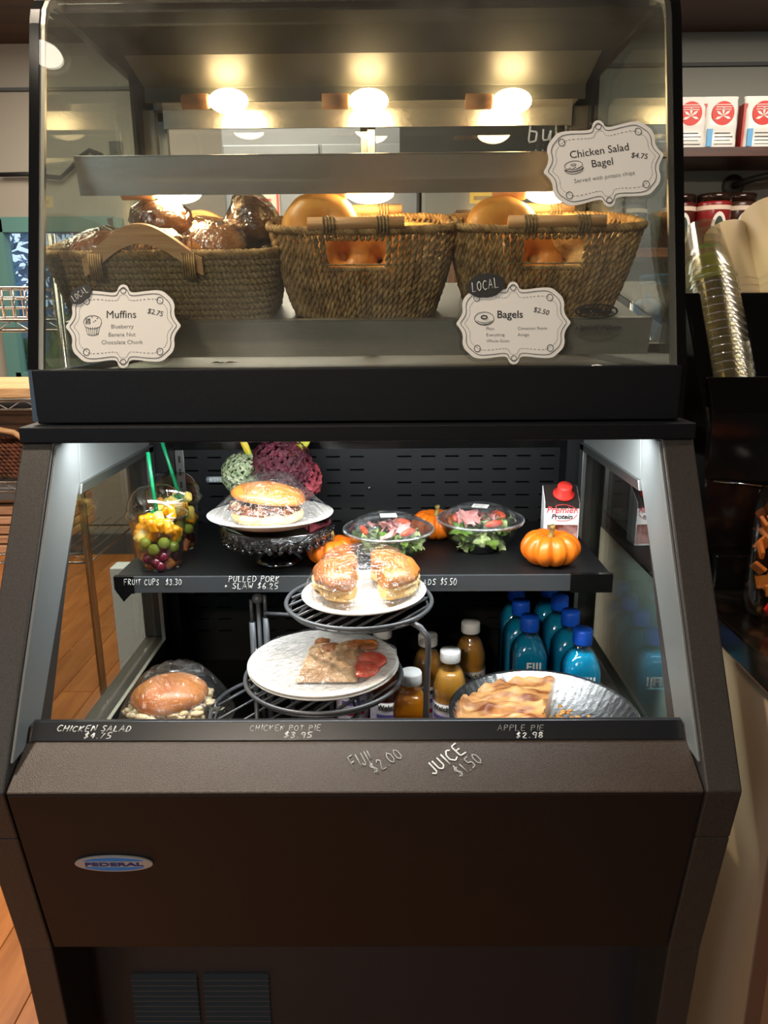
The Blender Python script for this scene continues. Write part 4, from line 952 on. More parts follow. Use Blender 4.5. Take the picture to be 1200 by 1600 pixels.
ob('top_crust', mb, mat('apple_pie_crust', '#7a3d14', .45, col2='#d29c60', nscale=24, bump=.6, bscale=70, lo=.36, hi=.58, stretch=(1, 2.2, 1)), pie)
def side(a):
    a = math.radians(a); m_ = MB()
    m_.grid(lambda u, v: (u*.126*math.cos(a), u*.126*math.sin(a), .003+v*(.034+.004*math.sin(u*30))+.001*math.sin(u*60)), 20, 4); return m_
fl_ = mat('apple_filling', '#b3773a', .3, col2='#d9a561', nscale=50, bump=.5)
ob('cut_side', side(70), fl_, pie); ob('cut_side', side(275), fl_, pie)
cr = MB()
for i in range(140):
    a = R_.uniform(-1.4, 1.2); q = R_.uniform(.0, .09); cr.ball((q*math.cos(a)+.005, q*math.sin(a), .005), (.004*R_.uniform(.5, 1.6), .004, .0022), 6, 4, .4, 3, i)
o = ob('filling_smears', cr, fl_, pie); o['kind'] = 'stuff'
t = thing('cling_film', 'cling film stretched tight across the apple pie tin', 'film', AP, world=True)
ob('film_sheet', film(AP[0], AP[1], .139, lambda x, y, v: .008*(1-v**4)*max(0, min(1, .7-x*6)), DZ+.0405, 41, nu=96, wr=.0012), M_WRAP, t)

# bottles -----------------------------------------------------------------------------
JU = [('apple', '#a8560a', '#8c4708'), ('amber', '#4c1a06', '#2c0d04'), ('orange', '#b9862f', '#c69a48')]
M_LBLW = mat('juice_label_white', '#ded8dc', .4, col2='#c9b8c8', nscale=60)
def juice(label, x, y, kind, rz=0):
    t = thing('juice_bottle', label, 'bottle', (x, y, DZ), (0, 0, rz), group='juice bottles on the deck')
    col = {'clear': ('#e08a14', '#ec9c24'), 'amber': ('#6a2a0a', '#4c1c06'), 'cloudy': ('#c48c34', '#d09e4a')}[kind]
    if kind == 'cloudy': ml = mat('cloudy_juice', col[0], .25, col2=col[1], nscale=15, sss=.2, coat=.5)
    else: ml = mat(kind+'_juice', col[0], .08, col2=col[1], nscale=15, trans=.55, coat=.4)
    P = [(0, 0), (.026, 0), (.029, .004), (.029, .074), (.0280, .077), (.0290, .080), (.0300, .090), (.0288, .102), (.0250, .115), (.0200, .126), (.0160, .133), (.0140, .138)]
    ob('juice_fill', MB().lathe([(max(0, r-.0012), z+.0008) for r, z in P[:-2]]+[(0, .1235)], seg=32), ml, t)
    ob('bottle_shell', MB().lathe(P+[(.0140, .148)], seg=32, closed=False, fn=lambda r, z, a, i: r*(1+(.012*math.cos(a*6) if .07 < z < .10 else 0))), M_CLEAR, t)
    ob('label', MB().lathe([(.0296, .008), (.0298, .073)], seg=32, closed=False), M_LBLW, t)
    def wrap(mb, R=.0302):
        mb.v = [Vector((R*math.sin(v.x/R), -(R+.0000-v.y)*math.cos(v.x/R), v.z)) for v in mb.v]; return mb
    ob('label_name_patch', wrap(MB().grid(lambda u, v: (-.020+.040*u, 0, .058+.013*v), 10, 1)), M_PAPER, t, solid=.0003)
    ob('label_lettering', wrap(put(type_mb("Welch's", .0125, .0001, bold=.0003), Matrix.Translation((0, -.0003, .0605))), .0306), M_INK, t)
    for k, (cc, z0) in enumerate((('#6a5a9c', .042), ('#a32435', .022))):
        ob('label_band', wrap(MB().grid(lambda u, v: (-.022+.044*u, 0, z0+.008*v), 10, 1), .0300), mat('label_print_%d' % k, cc, .4), t)
    ob('cap', MB().lathe([(.0172, .143), (.0176, .144), (.0176, .160), (.0165, .1625), (0, .163)], seg=60, fn=lambda r, z, a, i: r+(.0004*math.sin(a*30) if i < 3 else 0)), M_WHITE, t, )
    return t
def bx(px, Y): return at(px, 1050, Y).x
def capx(px, Y): D_ = Y*.967+.55*.256; return (px-610)*D_/1170+.045
for (px, Y, kd, lb, rz) in [(735, 1.30, 'cloudy', 'cloudy orange juice bottle standing furthest right, nearest the water bottles', .0), (703, 1.18, 'cloudy', 'cloudy orange juice bottle just right of the wire leg, next to the pie', -.5),
        (668, 1.245, 'cloudy', 'cloudy orange juice bottle directly behind the wire leg', .3), (641, 1.10, 'clear', 'clear golden juice bottle in front, left of the wire leg', .35),
        (603, 1.188, 'amber', 'dark juice bottle partly hidden behind the pot pie plate rim', .1), (597, 1.28, 'amber', 'amber juice bottle at the back under the top wire ring', 0),
        (548, 1.235, 'clear', 'golden juice bottle whose cap shows above the pot pie plate', .1)]:
    juice(lb, capx(px, Y), Y, kd, rz)
def water(label, x, y):
    t = thing('water_bottle', label, 'bottle', (x, y, DZ), group='blue square water bottles')
    def sq(w, z, n=5, seg=32): return [(w*abs(math.cos(a))**(2/n)*(1 if math.cos(a) >= 0 else -1), w*abs(math.sin(a))**(2/n)*(1 if math.sin(a) >= 0 else -1), z) for a in [6.28318*i/seg for i in range(seg)]]
    def skin(rows):
        mb = MB(); vs = [p for r in rows for p in r]; n = len(rows[0]); fs = [list(range(n))[::-1], [(len(rows)-1)*n+j for j in range(n)]]
        for i in range(len(rows)-1):
            for j in range(n): fs.append((i*n+j, i*n+(j+1) % n, (i+1)*n+(j+1) % n, (i+1)*n+j))
        mb.add(vs, fs, True); return mb
    S = [(.026, 0, 5), (.0285, .003, 5), (.0285, .115, 5), (.0275, .125, 4), (.0235, .137, 3), (.0175, .147, 2.2), (.0125, .152, 2)]
    ob('water_fill', skin([sq(w-.001, z+.001, n) for w, z, n in S[:-1]]), mat('blue_tinted_water', '#14a2cc', .12, col2='#0a78b8', nscale=9, trans=.25, coat=.6, sss=.1), t)
    ob('bottle_shell', skin([sq(w, z, n) for w, z, n in S]+[sq(.0118, .162, 2)]), M_CLEAR, t)
    ob('neck_ring', MB().lathe([(.0125, .156), (.0150, .157), (.0150, .159), (.0125, .160)], seg=32), M_CLEAR, t)
    ob('lettering', put(type_mb('FIJI', .021, .0002, bold=.0004), Matrix.Translation((.004, -.0289, .100))), M_WHITE, t)
    ob('label_line', MB().box(-.018, .018, -.0292, -.0287, .094, .0955), mat('pale_blue_print', '#8fd6e8', .4), t)
    ob('cap', MB().lathe([(.0148, .161), (.0152, .162), (.0150, .181), (.0142, .1845), (0, .185)], seg=60, fn=lambda r, z, a, i: r+(.0004*math.sin(a*30) if i < 3 else 0)), mat('royal_blue_cap', '#0f4fc0', .35), t)
    return t
w0 = water('blue water bottle at the front of the right-hand row', .372, 1.182); w0.scale = (1.1, 1.1, 1.08)
for (x, y, lb) in ((.370, 1.262, 'blue water bottle second from the front in the right-hand row'), (.367, 1.335, 'blue water bottle third from the front in the right-hand row'), (.362, 1.405, 'blue water bottle at the back of the right-hand row, cap half behind the shelf lip'),
        (.292, 1.238, 'blue water bottle at the front of the left-hand row'), (.289, 1.312, 'blue water bottle in the middle of the left-hand row'), (.293, 1.386, 'blue water bottle at the back of the left-hand row')):
    dup(w0, (x, y, DZ), label=lb)
# ------------------------------------------------------------------ baskets of bread on the slanted shelf
M_SEA = mat('seagrass', '#bf9c68', .7, col2='#7a5c36', nscale=60, bump=.3, bscale=300)
M_SEAD = mat('dark_seagrass', '#a08a62', .75, col2='#6e5c40', nscale=260, bump=.3, bscale=300)
def rrect(t, a, b, n):
    c, s = math.cos(t), math.sin(t); e = 2/n
    return Vector((a*abs(c)**e*(1 if c >= 0 else -1), b*abs(s)**e*(1 if s >= 0 else -1), 0))
def ring_pts(a, b, n, N):
    q = [rrect(6.28318*i/720, a, b, n) for i in range(721)]; L_ = [0]
    for i in range(720): L_.append(L_[-1]+(q[i+1]-q[i]).length)
    out = []; j = 0
    for i in range(N):
        d = L_[-1]*i/N
        while L_[j+1] < d: j += 1
        out.append(q[j].lerp(q[j+1], (d-L_[j])/max(1e-9, L_[j+1]-L_[j])))
    return out
def twist(pts, r, off, per, closed=False, strands=2, ph=0):
    """helical strands around a path, so that it reads as twisted cord"""
    mb = MB(); n = len(pts)
    for s in range(strands):
        o = []
        for i, p in enumerate(pts):
            t = (Vector(pts[(i+1) % n])-Vector(pts[i-1])) if closed else (Vector(pts[min(i+1, n-1)])-Vector(pts[max(i-1, 0)])); t.normalize()
            u = Vector((0, 0, 1)) if abs(t.z) < .8 else Vector((0, 1, 0)); u = (u-t*u.dot(t)).normalized(); w_ = t.cross(u)
            a = 6.283*(i/per)+6.283*s/strands+ph; o.append(Vector(p)+u*(off*math.cos(a))+w_*(off*math.sin(a)))
        mb.tube(o, r, 4, closed=closed)
    return mb
def merge(a, b): a.add(b.v, []); k = len(a.v)-len(b.v); a.f += [[i+k for i in f] for f in b.f]; a.sm += b.sm; return a
def place(px, yl):                       # point on the basket shelf, yl = distance from its lip
    X_ = (px-610)*1.11/1170+.045; return M_S1 @ Vector((X_, yl, -.008))
def cord_wrap(mb, x, y, z, w_, h, n=4, dy=.010):
    for k in range(n):
        xx = x-w_/2+w_*k/(n-1); mb.tube([(xx, y-dy, z-h), (xx+.0008, y-dy-.002, z), (xx, y-dy*.6, z+h*.62), (xx, y+dy*.6, z+h*.62), (xx, y+dy, z), (xx, y+dy, z-h)], .0016, 5)
def stick_basket(label, px, half, seed, win):
    o = place(px, .105); t = thing('seagrass_basket', label, 'basket', tuple(o), (TL, 0, 0)); rr = random.Random(seed)
    H = .128; a0, b0, a1, b1 = half*.76, .070, half, .096; N = 84
    P0 = ring_pts(a0, b0, 3.2, N); P1 = ring_pts(a1, b1, 3.2, N); W = MB()
    for i in range(N):
        front = P1[i].y < -.085*1 and win[0] < P1[i].x < win[1]
        spans = [(0, 1)] if not front else [(0, .60), (.90, 1)]
        for (s0, s1) in spans:
            n = max(4, int(26*(s1-s0))); q = []
            for k in range(n+1):
                v = s0+(s1-s0)*k/n; p = P0[i].lerp(P1[i], v**.85); jx = rr.uniform(-.0006, .0006)
                q.append(Vector((p.x*(1+.02*math.sin(v*3.1))+jx, p.y*(1+.02*math.sin(v*3.1)), H*v+.002)))
            merge(W, twist(q, .0029, .0023, 4.6, ph=rr.uniform(0, 6)))
    k = ob('woven_wall', W, M_SEA, t); k['kind'] = 'stuff'
    rim = twist([Vector((p.x*1.012, p.y*1.02, H+.002)) for p in ring_pts(a1, b1, 3.2, 220)], .0036, .0032, 5.5, True, 3); ob('rim', rim, M_SEA, t)
    hz = MB()
    for v in (.0, .3, .62): hz.tube([(p.x*1.03+0, p.y*1.04, H*v+.004) for p in [P0[i].lerp(P1[i], v**.85) for i in range(N)]], .0011, 4, closed=True)
    ob('hoop', hz, M_SEAD, t)
    ob('base', MB().prism([(p.x*.98, p.y*.98) for p in ring_pts(a0, b0, 3.2, 40)], .001, .006, 'z'), M_SEAD, t)
    xm = (win[0]+win[1])/2
    for s in (-1, 1):
        hd_ = ob('wooden_handle', MB().tube([(xm-.067, s*b1*1.03, H+.012), (xm+.067, s*b1*1.03, H+.012)], .0082, 14), M_WOODP, t)
        cw = MB(); 
        for dx in (-.038, .036): cord_wrap(cw, xm+dx, s*b1*1.03, H+.012, .014, .013)
        ob('cord_wrap', cw, M_SEAD, hd_)
    wr = MB(); z0, z1 = .62*H, .88*H; yf = -(P0[0].lerp(P1[0], .7)).length
    pz = lambda v: -(b0+(b1-b0)*v**.85)*1.035
    wr = twist([Vector((win[0]+(win[1]-win[0])*i/40, pz(.60), .60*H)) for i in range(41)], .0022, .0020, 5); ob('window_edge', wr, M_SEA, t)
    return t, o
bk1, O1 = stick_basket('tall-sided seagrass basket of bagels in the middle, wood dowel handles', 571, .138, 1, (-.052, .036))
bk2, O2 = stick_basket('seagrass basket of bagels at the right behind the bagel sign', 855, .140, 2, (-.046, .046))
def bagel(label, basket_o, off, R, r, rot, seed, m=M_BREAD, hz=.9):
    o = basket_o+(M_S1.to_3x3() @ Vector(off)); t = thing('bagel', label, 'bagel', tuple(o), rot)
    def f(u, v):
        a, b = u*6.283, v*6.283; k = 1+.06*noise.noise(Vector((math.cos(a)*2, math.sin(a)*2, seed+math.sin(b))))
        q = R+r*math.cos(b); return (q*math.cos(a)*k, q*math.sin(a)*k, r*hz*math.sin(b)*k)
    ob('crust', MB().grid(f, 44, 20, True), m, t); return t
M_ORB = mat('orange_bagel_crust', '#d08a38', .4, col2='#c27324', nscale=12, bump=.3, bscale=100, sss=.15)  # deeper orange crust colour for some of the bagels
M_SEEDB = mat('seeded_bagel', '#dcb774', .5, col2='#b07a38', nscale=50, bump=.8, bscale=150)
bagel('large smooth bagel standing up at the left of the middle basket', O1, (-.062, -.01, .118), .030, .031, (1.25, 0, .2), 1)
bagel('pale bagel lying at the right of the middle basket', O1, (.072, .02, .105), .028, .024, (.2, 0, 0), 2, M_SEEDB)
bagel('bagel behind the left half of the middle basket opening', O1, (-.030, -.040, .085), .028, .024, (1.35, 0, .1), 3, M_ORB)
bagel('bagel behind the right half of the middle basket opening', O1, (.024, -.040, .080), .028, .024, (1.3, .2, -.2), 4, M_ORB)
bagel('bagel filling the back of the middle basket', O1, (.01, .045, .085), .030, .025, (.3, 0, 0), 8, M_ORB)
bagel('large smooth bagel standing up at the left of the right-hand basket', O2, (-.060, -.01, .112), .030, .030, (1.25, 0, .2), 5)
bagel('seeded pale bagel at the right of the right-hand basket', O2, (.045, .0, .110), .030, .026, (.35, 0, 0), 6, M_SEEDB)
bagel('bagel behind the left half of the right-hand basket opening', O2, (-.024, -.042, .080), .028, .024, (1.35, 0, .1), 7, M_ORB)
bagel('speckled bagel behind the right half of the right-hand basket opening', O2, (.026, -.042, .078), .028, .024, (1.3, .2, -.2), 9, M_SEEDB)
# low rope basket of muffins
o3 = place(262, .108); bk3 = thing('rope_basket', 'low dark rope basket of wrapped muffins at the left, arched wood handles', 'basket', tuple(o3), (TL, 0, 0))
H = .098; W = MB()
for k in range(11):
    v = k/10; a = .150+.020*v; b = .080+.016*v
    P = ring_pts(a, b, 6, 420); rr = random.Random(k)
    merge(W, twist([Vector((p.x, p.y, .006+H*v*.93)) for p in P], .0042, .0033, 6+rr.random(), True, 2, ph=k*1.9))
k = ob('rope_wall', W, M_SEAD, bk3); k['kind'] = 'stuff'
ob('rim', twist([Vector((p.x, p.y, H+.003)) for p in ring_pts(.172, .098, 6, 300)], .0034, .003, 5.5, True, 3), M_SEA, bk3)
ob('base', MB().prism([(p.x*.98, p.y*.98) for p in ring_pts(.148, .078, 6, 40)], .001, .006, 'z'), M_SEAD, bk3)
for s in (-1, 1):
    xs_ = [-.085+.170*i/24-.018+(.04 if s > 0 else 0) for i in range(25)]; xc = -.018+(.04 if s > 0 else 0)
    def zt(x): q = (x-xc)/.085; return .046*max(0, math.cos(q*math.pi/2))**1.25
    poly = [(x, H-.004+zt(x)+.002) for x in xs_]+[(x, H-.024+zt(x)*.95+(-.002)) for x in xs_[::-1]]
    mb = MB(); y0, y1 = s*.100-.006, s*.100+.006
    for i in range(24):
        j = 49-i
        for q in ([poly[i], poly[i+1], poly[j-1], poly[j]],): mb.prism(q[::-1], y0, y1, 'y')
    hd_ = ob('arched_handle', mb, M_WOODP, bk3)
    cw = MB()
    for dx in (-.066, .066): cord_wrap(cw, xc+dx, s*.100, H-.008, .016, .020, 6, .009)
    ob('cord_wrap', cw, M_SEA, hd_)
M_FOILW = glass('crinkled_clear_wrap', '#f4efe6', base=.30, edge=.5, rough=.10, bump=1.0, bscale=35, power=1.5)
def muffin(label, off, rot, cc, wrap=True, s=1.0):
    o = o3+(M_S1.to_3x3() @ Vector(off)); t = thing('muffin', label, 'muffin', tuple(o), rot)
    c1, c2 = cc; m = mat('muffin_'+c1[1:], c1, .5, col2=c2, nscale=25, bump=.6, bscale=120)
    ob('muffin_top', MB().ball((0, 0, .014*s), (.043*s, .043*s, .027*s), 26, 14, .12, 4, off[0]*50), m, t)
    ob('paper_case', MB().lathe([(.026*s, -.034*s), (.036*s, .014*s)], seg=72, fn=lambda r, z, a, i: r*(1+.035*math.sin(a*24))), mat('case_'+c1[1:], c2, .6), t)
    if wrap: ob('wrapper', MB().lathe([(.015*s, -.040*s), (.030*s, -.038*s), (.041*s, .0), (.047*s, .014*s), (.043*s, .032*s), (.028*s, .043*s), (0, .046*s)], seg=72, closed=False, fn=lambda r, z, a, i: r*(1+.04*math.sin(a*19+z*300)+.03*math.sin(a*31+1))), M_FOILW, t)
    return t
muffin('dark chocolate muffin in shiny wrap under the front handle arch', (-.018, -.035, .085), (.2, 0, 0), ('#2c160d', '#4a2a18'))
muffin('plastic wrapped brown muffin rising behind the front handle arch', (-.020, .022, .118), (.25, .1, 0), ('#6b3d1c', '#8f5a2c'))
muffin('orange muffin right of the front handle arch', (.072, -.03, .090), (.3, 0, 0), ('#b8702a', '#cf8f42'))
muffin('wrapped muffin tipped on its side at the right end of the rope basket', (.115, .03, .125), (.3, .9, 0), ('#5a3018', '#8a5228'), s=.95)
muffin('orange muffin at the left end of the rope basket', (-.108, -.015, .082), (.2, -.3, 0), ('#b86a2c', '#cf8a48'))
muffin('brown muffin at the back of the rope basket', (.05, .05, .09), (.2, .2, 0), ('#9a5a24', '#b87a3c'))
# ------------------------------------------------------------------ shop behind, right side
SHT = .034
def wallshelf(nm, label, z, x0, x1, d=.3):
    t = thing(nm, label, 'shelf', ((x0+x1)/2, 3.4, z), world=True)
    ob('board', MB().box(x0, x1, 3.4-d, 3.4, z-SHT, z), M_DARKWOOD if nm == 'wall_shelf' else mat('orange_brown_wood', '#8a4f2a', .4, col2='#6b3a1c', nscale=5, stretch=(1, 10, 10)), t, bev=.002); return t  # lower shelf board is orange-brown wood
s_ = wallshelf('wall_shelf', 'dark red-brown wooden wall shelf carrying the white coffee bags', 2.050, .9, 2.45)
for x in (1.49,):
    br = ob('bracket', MB().lathe([(.045, 0), (.045, .012), (.02, .016), (0, .016)], (0, 0, 0), 24, M=Matrix.Translation((x, 3.4, 1.955)) @ Matrix.Rotation(math.pi/2, 4, 'X')), M_BLACK, s_)
    ob('bracket_pipe', MB().tube([(x, 3.385, 1.955), (x+.03, 3.30, 1.965), (x+.26, 3.2, 2.005)], .014, 10), M_BLACK, br)
    ob('screw', MB().ball((x-.002, 3.384, 1.925), .006, 8, 6), M_CHROME, br)
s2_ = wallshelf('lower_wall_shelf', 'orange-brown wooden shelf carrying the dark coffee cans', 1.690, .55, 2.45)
p0 = at(1078, 237, 3.17).x
def cbag(label, x, seed):
    t = thing('coffee_bag', label, 'bag', (x, 3.19, 2.050), (0, 0, 0), group='white coffee bags on the dark wall shelf'); w_, h_ = .066, .192
    def f(u, v):
        a = u*6.283; k = 1-.75*max(0, (v-.55)/.45)**1.5; x_ = w_*(1-.05*math.sin(v*9+seed))*math.cos(a); ee = abs(math.sin(a))**.6*(1 if math.sin(a) > 0 else -1)
        x_ = w_*abs(math.cos(a))**.35*(1 if math.cos(a) > 0 else -1)*(1-.04*math.sin(v*3.1))
        return (x_, .034*ee*k+.002*math.sin(v*20+seed), h_*v)
    body = ob('bag_body', MB().grid(f, 40, 14, True), mat('white_foil_bag', '#d9d7d2', .35, bump=.4, bscale=20), t)
    ob('side_gusset', MB().box(-w_-.004, -w_+.010, -.02, .028, .0, .165), mat('red_gusset', '#a3281e', .4), t)
    ob('top_seal', MB().box(-w_, w_, -.004, .004, h_-.008, h_), mat('white_foil_bag', '#d9d7d2', .35), t)
    ob('round_emblem', MB().prism(ell(.042, .042, 40, (0, .128)), -.036, -.030, 'y'), mat('red_emblem', '#c2281f', .5), t)
    lv = MB()
    for i in range(5):
        a = -.3+i*.95; lv.prism([(0, .118), (.020*math.cos(a)-.005*math.sin(a), .118+.020*math.sin(a)+.005*math.cos(a)), (.032*math.cos(a), .118+.032*math.sin(a)), (.020*math.cos(a)+.005*math.sin(a), .118+.020*math.sin(a)-.005*math.cos(a))], -.0375, -.036, 'y')
    for i in range(3): lv.box(-.03, .03, -.0375, -.036, .140+i*.008, .1425+i*.008)
    ob('emblem_leaves', lv, M_PAPER, t)
    ob('blue_label_strip', MB().box(-w_+.012, -w_+.032, -.0375, -.033, .012, .074), mat('light_blue_print', '#5a9fd0', .5), t)
    ln = MB()
    for i in range(4): ln.box(-.025, .045-.01*(i % 2), -.0375, -.034, .020+i*.013, .0215+i*.013)
    ob('label_print', ln, M_INKG, t); return t
for px, lb, sd in ((1077, 'white coffee bag with red emblem cut off by the case edge', 1), (1127, 'white coffee bag with red emblem in the middle of the shelf bags', 2), (1190, 'white coffee bag with red emblem at the right picture edge', 3)):
    cbag(lb, at(px, 200, 3.16).x, sd)
def can(label, px, Y, cc, r=.066, h=.20):
    x = at(px, 350, Y).x; t = thing('coffee_can', label, 'can', (x, Y, 1.690))
    ob('can_body', MB().lathe([(0, 0), (r, 0), (r, h*.82), (r*.96, h*.86), (0, h*.86)], seg=36), mat('can_'+cc[1:], cc, .25), t)
    ob('lid', MB().lathe([(r*.97, h*.86), (r*.97, h), (r*.9, h*1.01), (0, h*1.01)], seg=36, fn=lambda r_, z, a, i: r_*(1+.01*math.sin(a*18))), mat('dark_shiny_lid', '#2a1c16', .15, metal=.4), t)
    ob('paper_band', MB().lathe([(r*1.01, h*.70), (r*1.01, h*.78)], seg=36, closed=False), mat('cream_band', '#cdb9a6', .5), t)
    ob('oval_label', MB().prism(ell(r*.42, h*.30, 30, (0, h*.36)), -r*1.03, -r*.9, 'y'), M_PAPER, t)
    ob('label_mark', MB().prism(ell(r*.26, h*.22, 30, (0, h*.36)), -r*1.05, -r*1.02, 'y'), mat('green_black_print', '#22332a', .5), t)
can('dark red can with pale band and oval label, fully visible above the clear cups', 1112, 3.17, '#7a1c1c'); can('brown can behind the red can, partly hidden by the paper cups', 1150, 3.29, '#3a2218', .07, .215)
can('dark can just right of the case edge', 1058, 3.20, '#4a1a16'); can('dark can seen through the glass left of the others', 985, 3.18, '#33302c', .06, .19)
# cup organiser with cup stacks
og = thing('cup_organizer', 'glossy black countertop cup organizer with slotted tilted front', 'organizer', (.55, 1.15, 1.045), world=True)
A = onplane(1075, 462, (0, 1.18, 0), (0, 1, 0))
yb, zb, yt, zt_ = 1.131, 1.31, 1.245, 1.478     # slanted front face, bottom and top
def SP_(x, v): return (x, yb+(yt-yb)*v, zb+(zt_-zb)*v)
nF = Vector((0, -(zt_-zb), (yt-yb))).normalized()
# organiser front: plates left / between / right of each slot, and the sill beneath
x0 = .518; slots = [(.541, .606), (.716, .78)]
edges = [x0, slots[0][0], slots[0][1], slots[1][0], slots[1][1], .86]
for i in (0, 2, 4):
    a, c = edges[i], edges[i+1]; b = MB()
    pl = [(yb, zb), (yt, zt_), (yt+.006, zt_), (yb+.006, zb)]
    b.prism(pl, a, c); ob('front_plate', b, M_BLACKG, og, bev=.004)
ob('front_skirt', MB().prism([(yb-.002, zb+.045), (yb-.03, zb-.005), (yb-.03, 1.07), (yb-.02, 1.07), (yb-.02, zb-.008), (yb+.006, zb+.045)], x0, .86), M_BLACKG, og, bev=.002)
ob('body', MB().prism([(yb+.10, 1.046), (yb+.10, zb-.02), (yt+.13, zt_-.08), (1.62, zt_-.08), (1.62, 1.046)], x0, .86), M_BLACKG, og)
ob('base_box', MB().box(x0+.01, .86, 1.06, 1.2, 1.046, 1.10), M_BLACKG, og, bev=.003)
for s, xx in ((0, x0),): ob('side_plate', MB().prism([(yb-.02, zb-.02), (yt, zt_), (1.29, zt_), (1.37, 1.40), (1.62, 1.40), (1.62, 1.046), (1.06, 1.046)], xx-.004, xx), M_BLACKG, og)
ob('chrome_edge', MB().tube([(x0+.01, yb-.035, 1.205), (.6, yb-.042, 1.198), (.7, yb-.044, 1.195), (.86, yb-.045, 1.194)], .0022, 6), M_CHROME, og)
ax = Vector((0, (yt-yb), (zt_-zb))).normalized()
def stack(label, x, n, v0, step, m, lip=.047, base=.034, hh=.10, lean=0, off=.045, rimM=None):
    d = (ax+Vector((lean, 0, 0))).normalized(); bp_ = Vector(SP_(x, v0))-nF*off
    M = frame_at((0, 0, 0), Vector((1, 0, 0)) - d*d.x, d)
    for i in range(n):
        nth = ['lowest', 'second', 'third', 'fourth', 'fifth', 'sixth', 'seventh', 'eighth', 'ninth', 'tenth', 'eleventh', 'twelfth', 'thirteenth', 'fourteenth', 'fifteenth', 'sixteenth', 'seventeenth', 'eighteenth', 'nineteenth', 'twentieth', '21st', '22nd', '23rd', '24th', '25th'][i]
        nth = 'topmost' if i == n-1 else ('lowest' if i == 0 else nth+' from the bottom')
        t = thing('plastic_cup' if m is M_CUPC else 'paper_cup', label % nth, 'cup', tuple(bp_+d*(step*i)), M.to_euler(), group=('stacked clear plastic cups in the organizer' if m is M_CUPC else 'stacked paper cups in the organizer'))
        if m is M_CUPC:
            ob('cup_wall', MB().lathe([(lip, 0), (lip*.99, .004), (lip*.97, .006), (base, hh), (0, hh)], seg=28, closed=False), m, t)
            ob('rolled_rim', MB().lathe([(lip-.0012, -.0012), (lip+.0012, 0), (lip-.0005, .0018)], seg=28, closed=False), M_CUPR, t)
        else: ob('cup_wall', MB().lathe([(lip, 0), (base, hh), (0, hh)], seg=32, closed=False), m, t)
M_CUPC = glass('clear_cup', '#fbf9ef', base=.06, edge=.3, rough=.15, power=2, smudge=.10, sm_scale=20, col='#fff6dc')
M_CUPR = glass('clear_cup_rim', '#ffffff', base=.3, edge=.5, rough=.1, smudge=.5, sm_scale=20, col='#ffffff')
stack('clear plastic cup, %s in the leaning stack behind the left slot', .576, 18, .02, .0146, M_CUPC, lip=.043, base=.031, off=.036)
# loose green-printed cup at the top of the stack
d = ax; bp_ = Vector(SP_(.576, .02))-nF*.036+d*(.0146*15)
t = thing('printed_sleeve', 'green printed band showing inside the topmost clear cups', 'sleeve', tuple(bp_), frame_at((0, 0, 0), (1, 0, 0), d).to_euler())
ob('green_print', MB().lathe([(.0385, .012), (.034, .060)], seg=28, closed=False), mat('olive_green_print', '#8f9a1e', .5), t)
ob('green_stripe', MB().lathe([(.033, .072), (.032, .079)], seg=28, closed=False), mat('leaf_green_print', '#5a8a12', .5), t)
M_CUPP = mat('cream_paper_cup', '#dcc49c', .6, sss=.05)
stack('cream paper cup, %s in the stack leaning behind the clear cups', .645, 6, .95, .014, M_CUPP, .044, .036, .125, off=.085)
stack('tall cream paper cup, %s in the stack at the right picture edge', .712, 5, 1.0, .014, M_CUPP, .052, .045, .150, off=.06)
t = thing('blue_lidded_cup', 'clear cup with a blue rim on the organizer, seen through the right glass', 'cup', (.548, 1.43, zt_-.0795))
ob('cup_wall', MB().lathe([(0, 0), (.030, 0), (.042, .105)], seg=32, closed=False), M_CLEAR, t)
ob('blue_rim', MB().lathe([(.0425, .100), (.0445, .103), (.0445, .113), (.040, .116), (.0395, .100)], seg=32, closed=False), mat('light_blue_plastic', '#3f9ad6', .3), t)
t = thing('blue_squeeze_bottle', 'small bright blue tapered bottle on the organizer, seen through the right glass', 'bottle', (.556, 1.545, zt_-.0795))
ob('bottle_body', MB().lathe([(0, 0), (.030, 0), (.032, .006), (.024, .065), (.018, .072), (.012, .076), (0, .077)], seg=28), mat('bright_blue_plastic', '#1187dd', .3, emit='#1187dd', es=0), t)
ob('nozzle', MB().lathe([(.008, .077), (.007, .085), (0, .086)], seg=16), mat('bright_blue_plastic', '#1187dd', .3), t)
# glass jar of crackers
jx, jy = .607, .955
jr = thing('glass_jar', 'tall glass jar filled with orange cracker pieces on the counter', 'jar', (jx, jy, 1.0455))
ob('jar_wall', MB().lathe([(0, 0), (.068, 0), (.074, .006), (.076, .02), (.076, .15), (.070, .175), (.052, .195), (.048, .20)], seg=40, closed=False), M_CLEAR, jr)
ob('lid', MB().lathe([(.05, .20), (.052, .205), (.052, .215), (0, .217)], seg=32), mat('orange_jar_lid', '#a8481c', .4), jr)
rr = random.Random(31); M_CR = mat('orange_cracker', '#c2601c', .5, col2='#d98532', nscale=30, bump=.4)
for i in range(90):
    a = rr.uniform(0, 6.283); q = rr.choice((.062, .055, .035)); z = .012+.118*rr.random()
    e = Euler((rr.uniform(0, 3), rr.uniform(0, 3), rr.uniform(0, 3))).to_matrix().to_4x4(); e.translation = (q*math.cos(a), q*math.sin(a), z)
    mm = M_CR if i % 9 else (mat('red_wrapper', '#b81c18', .3) if i % 2 else M_WHITE)
    ob('cracker_piece', MB().cbox((0, 0, 0), (.022, .018, .005), e), mm, jr, bev=.001, seg=1)
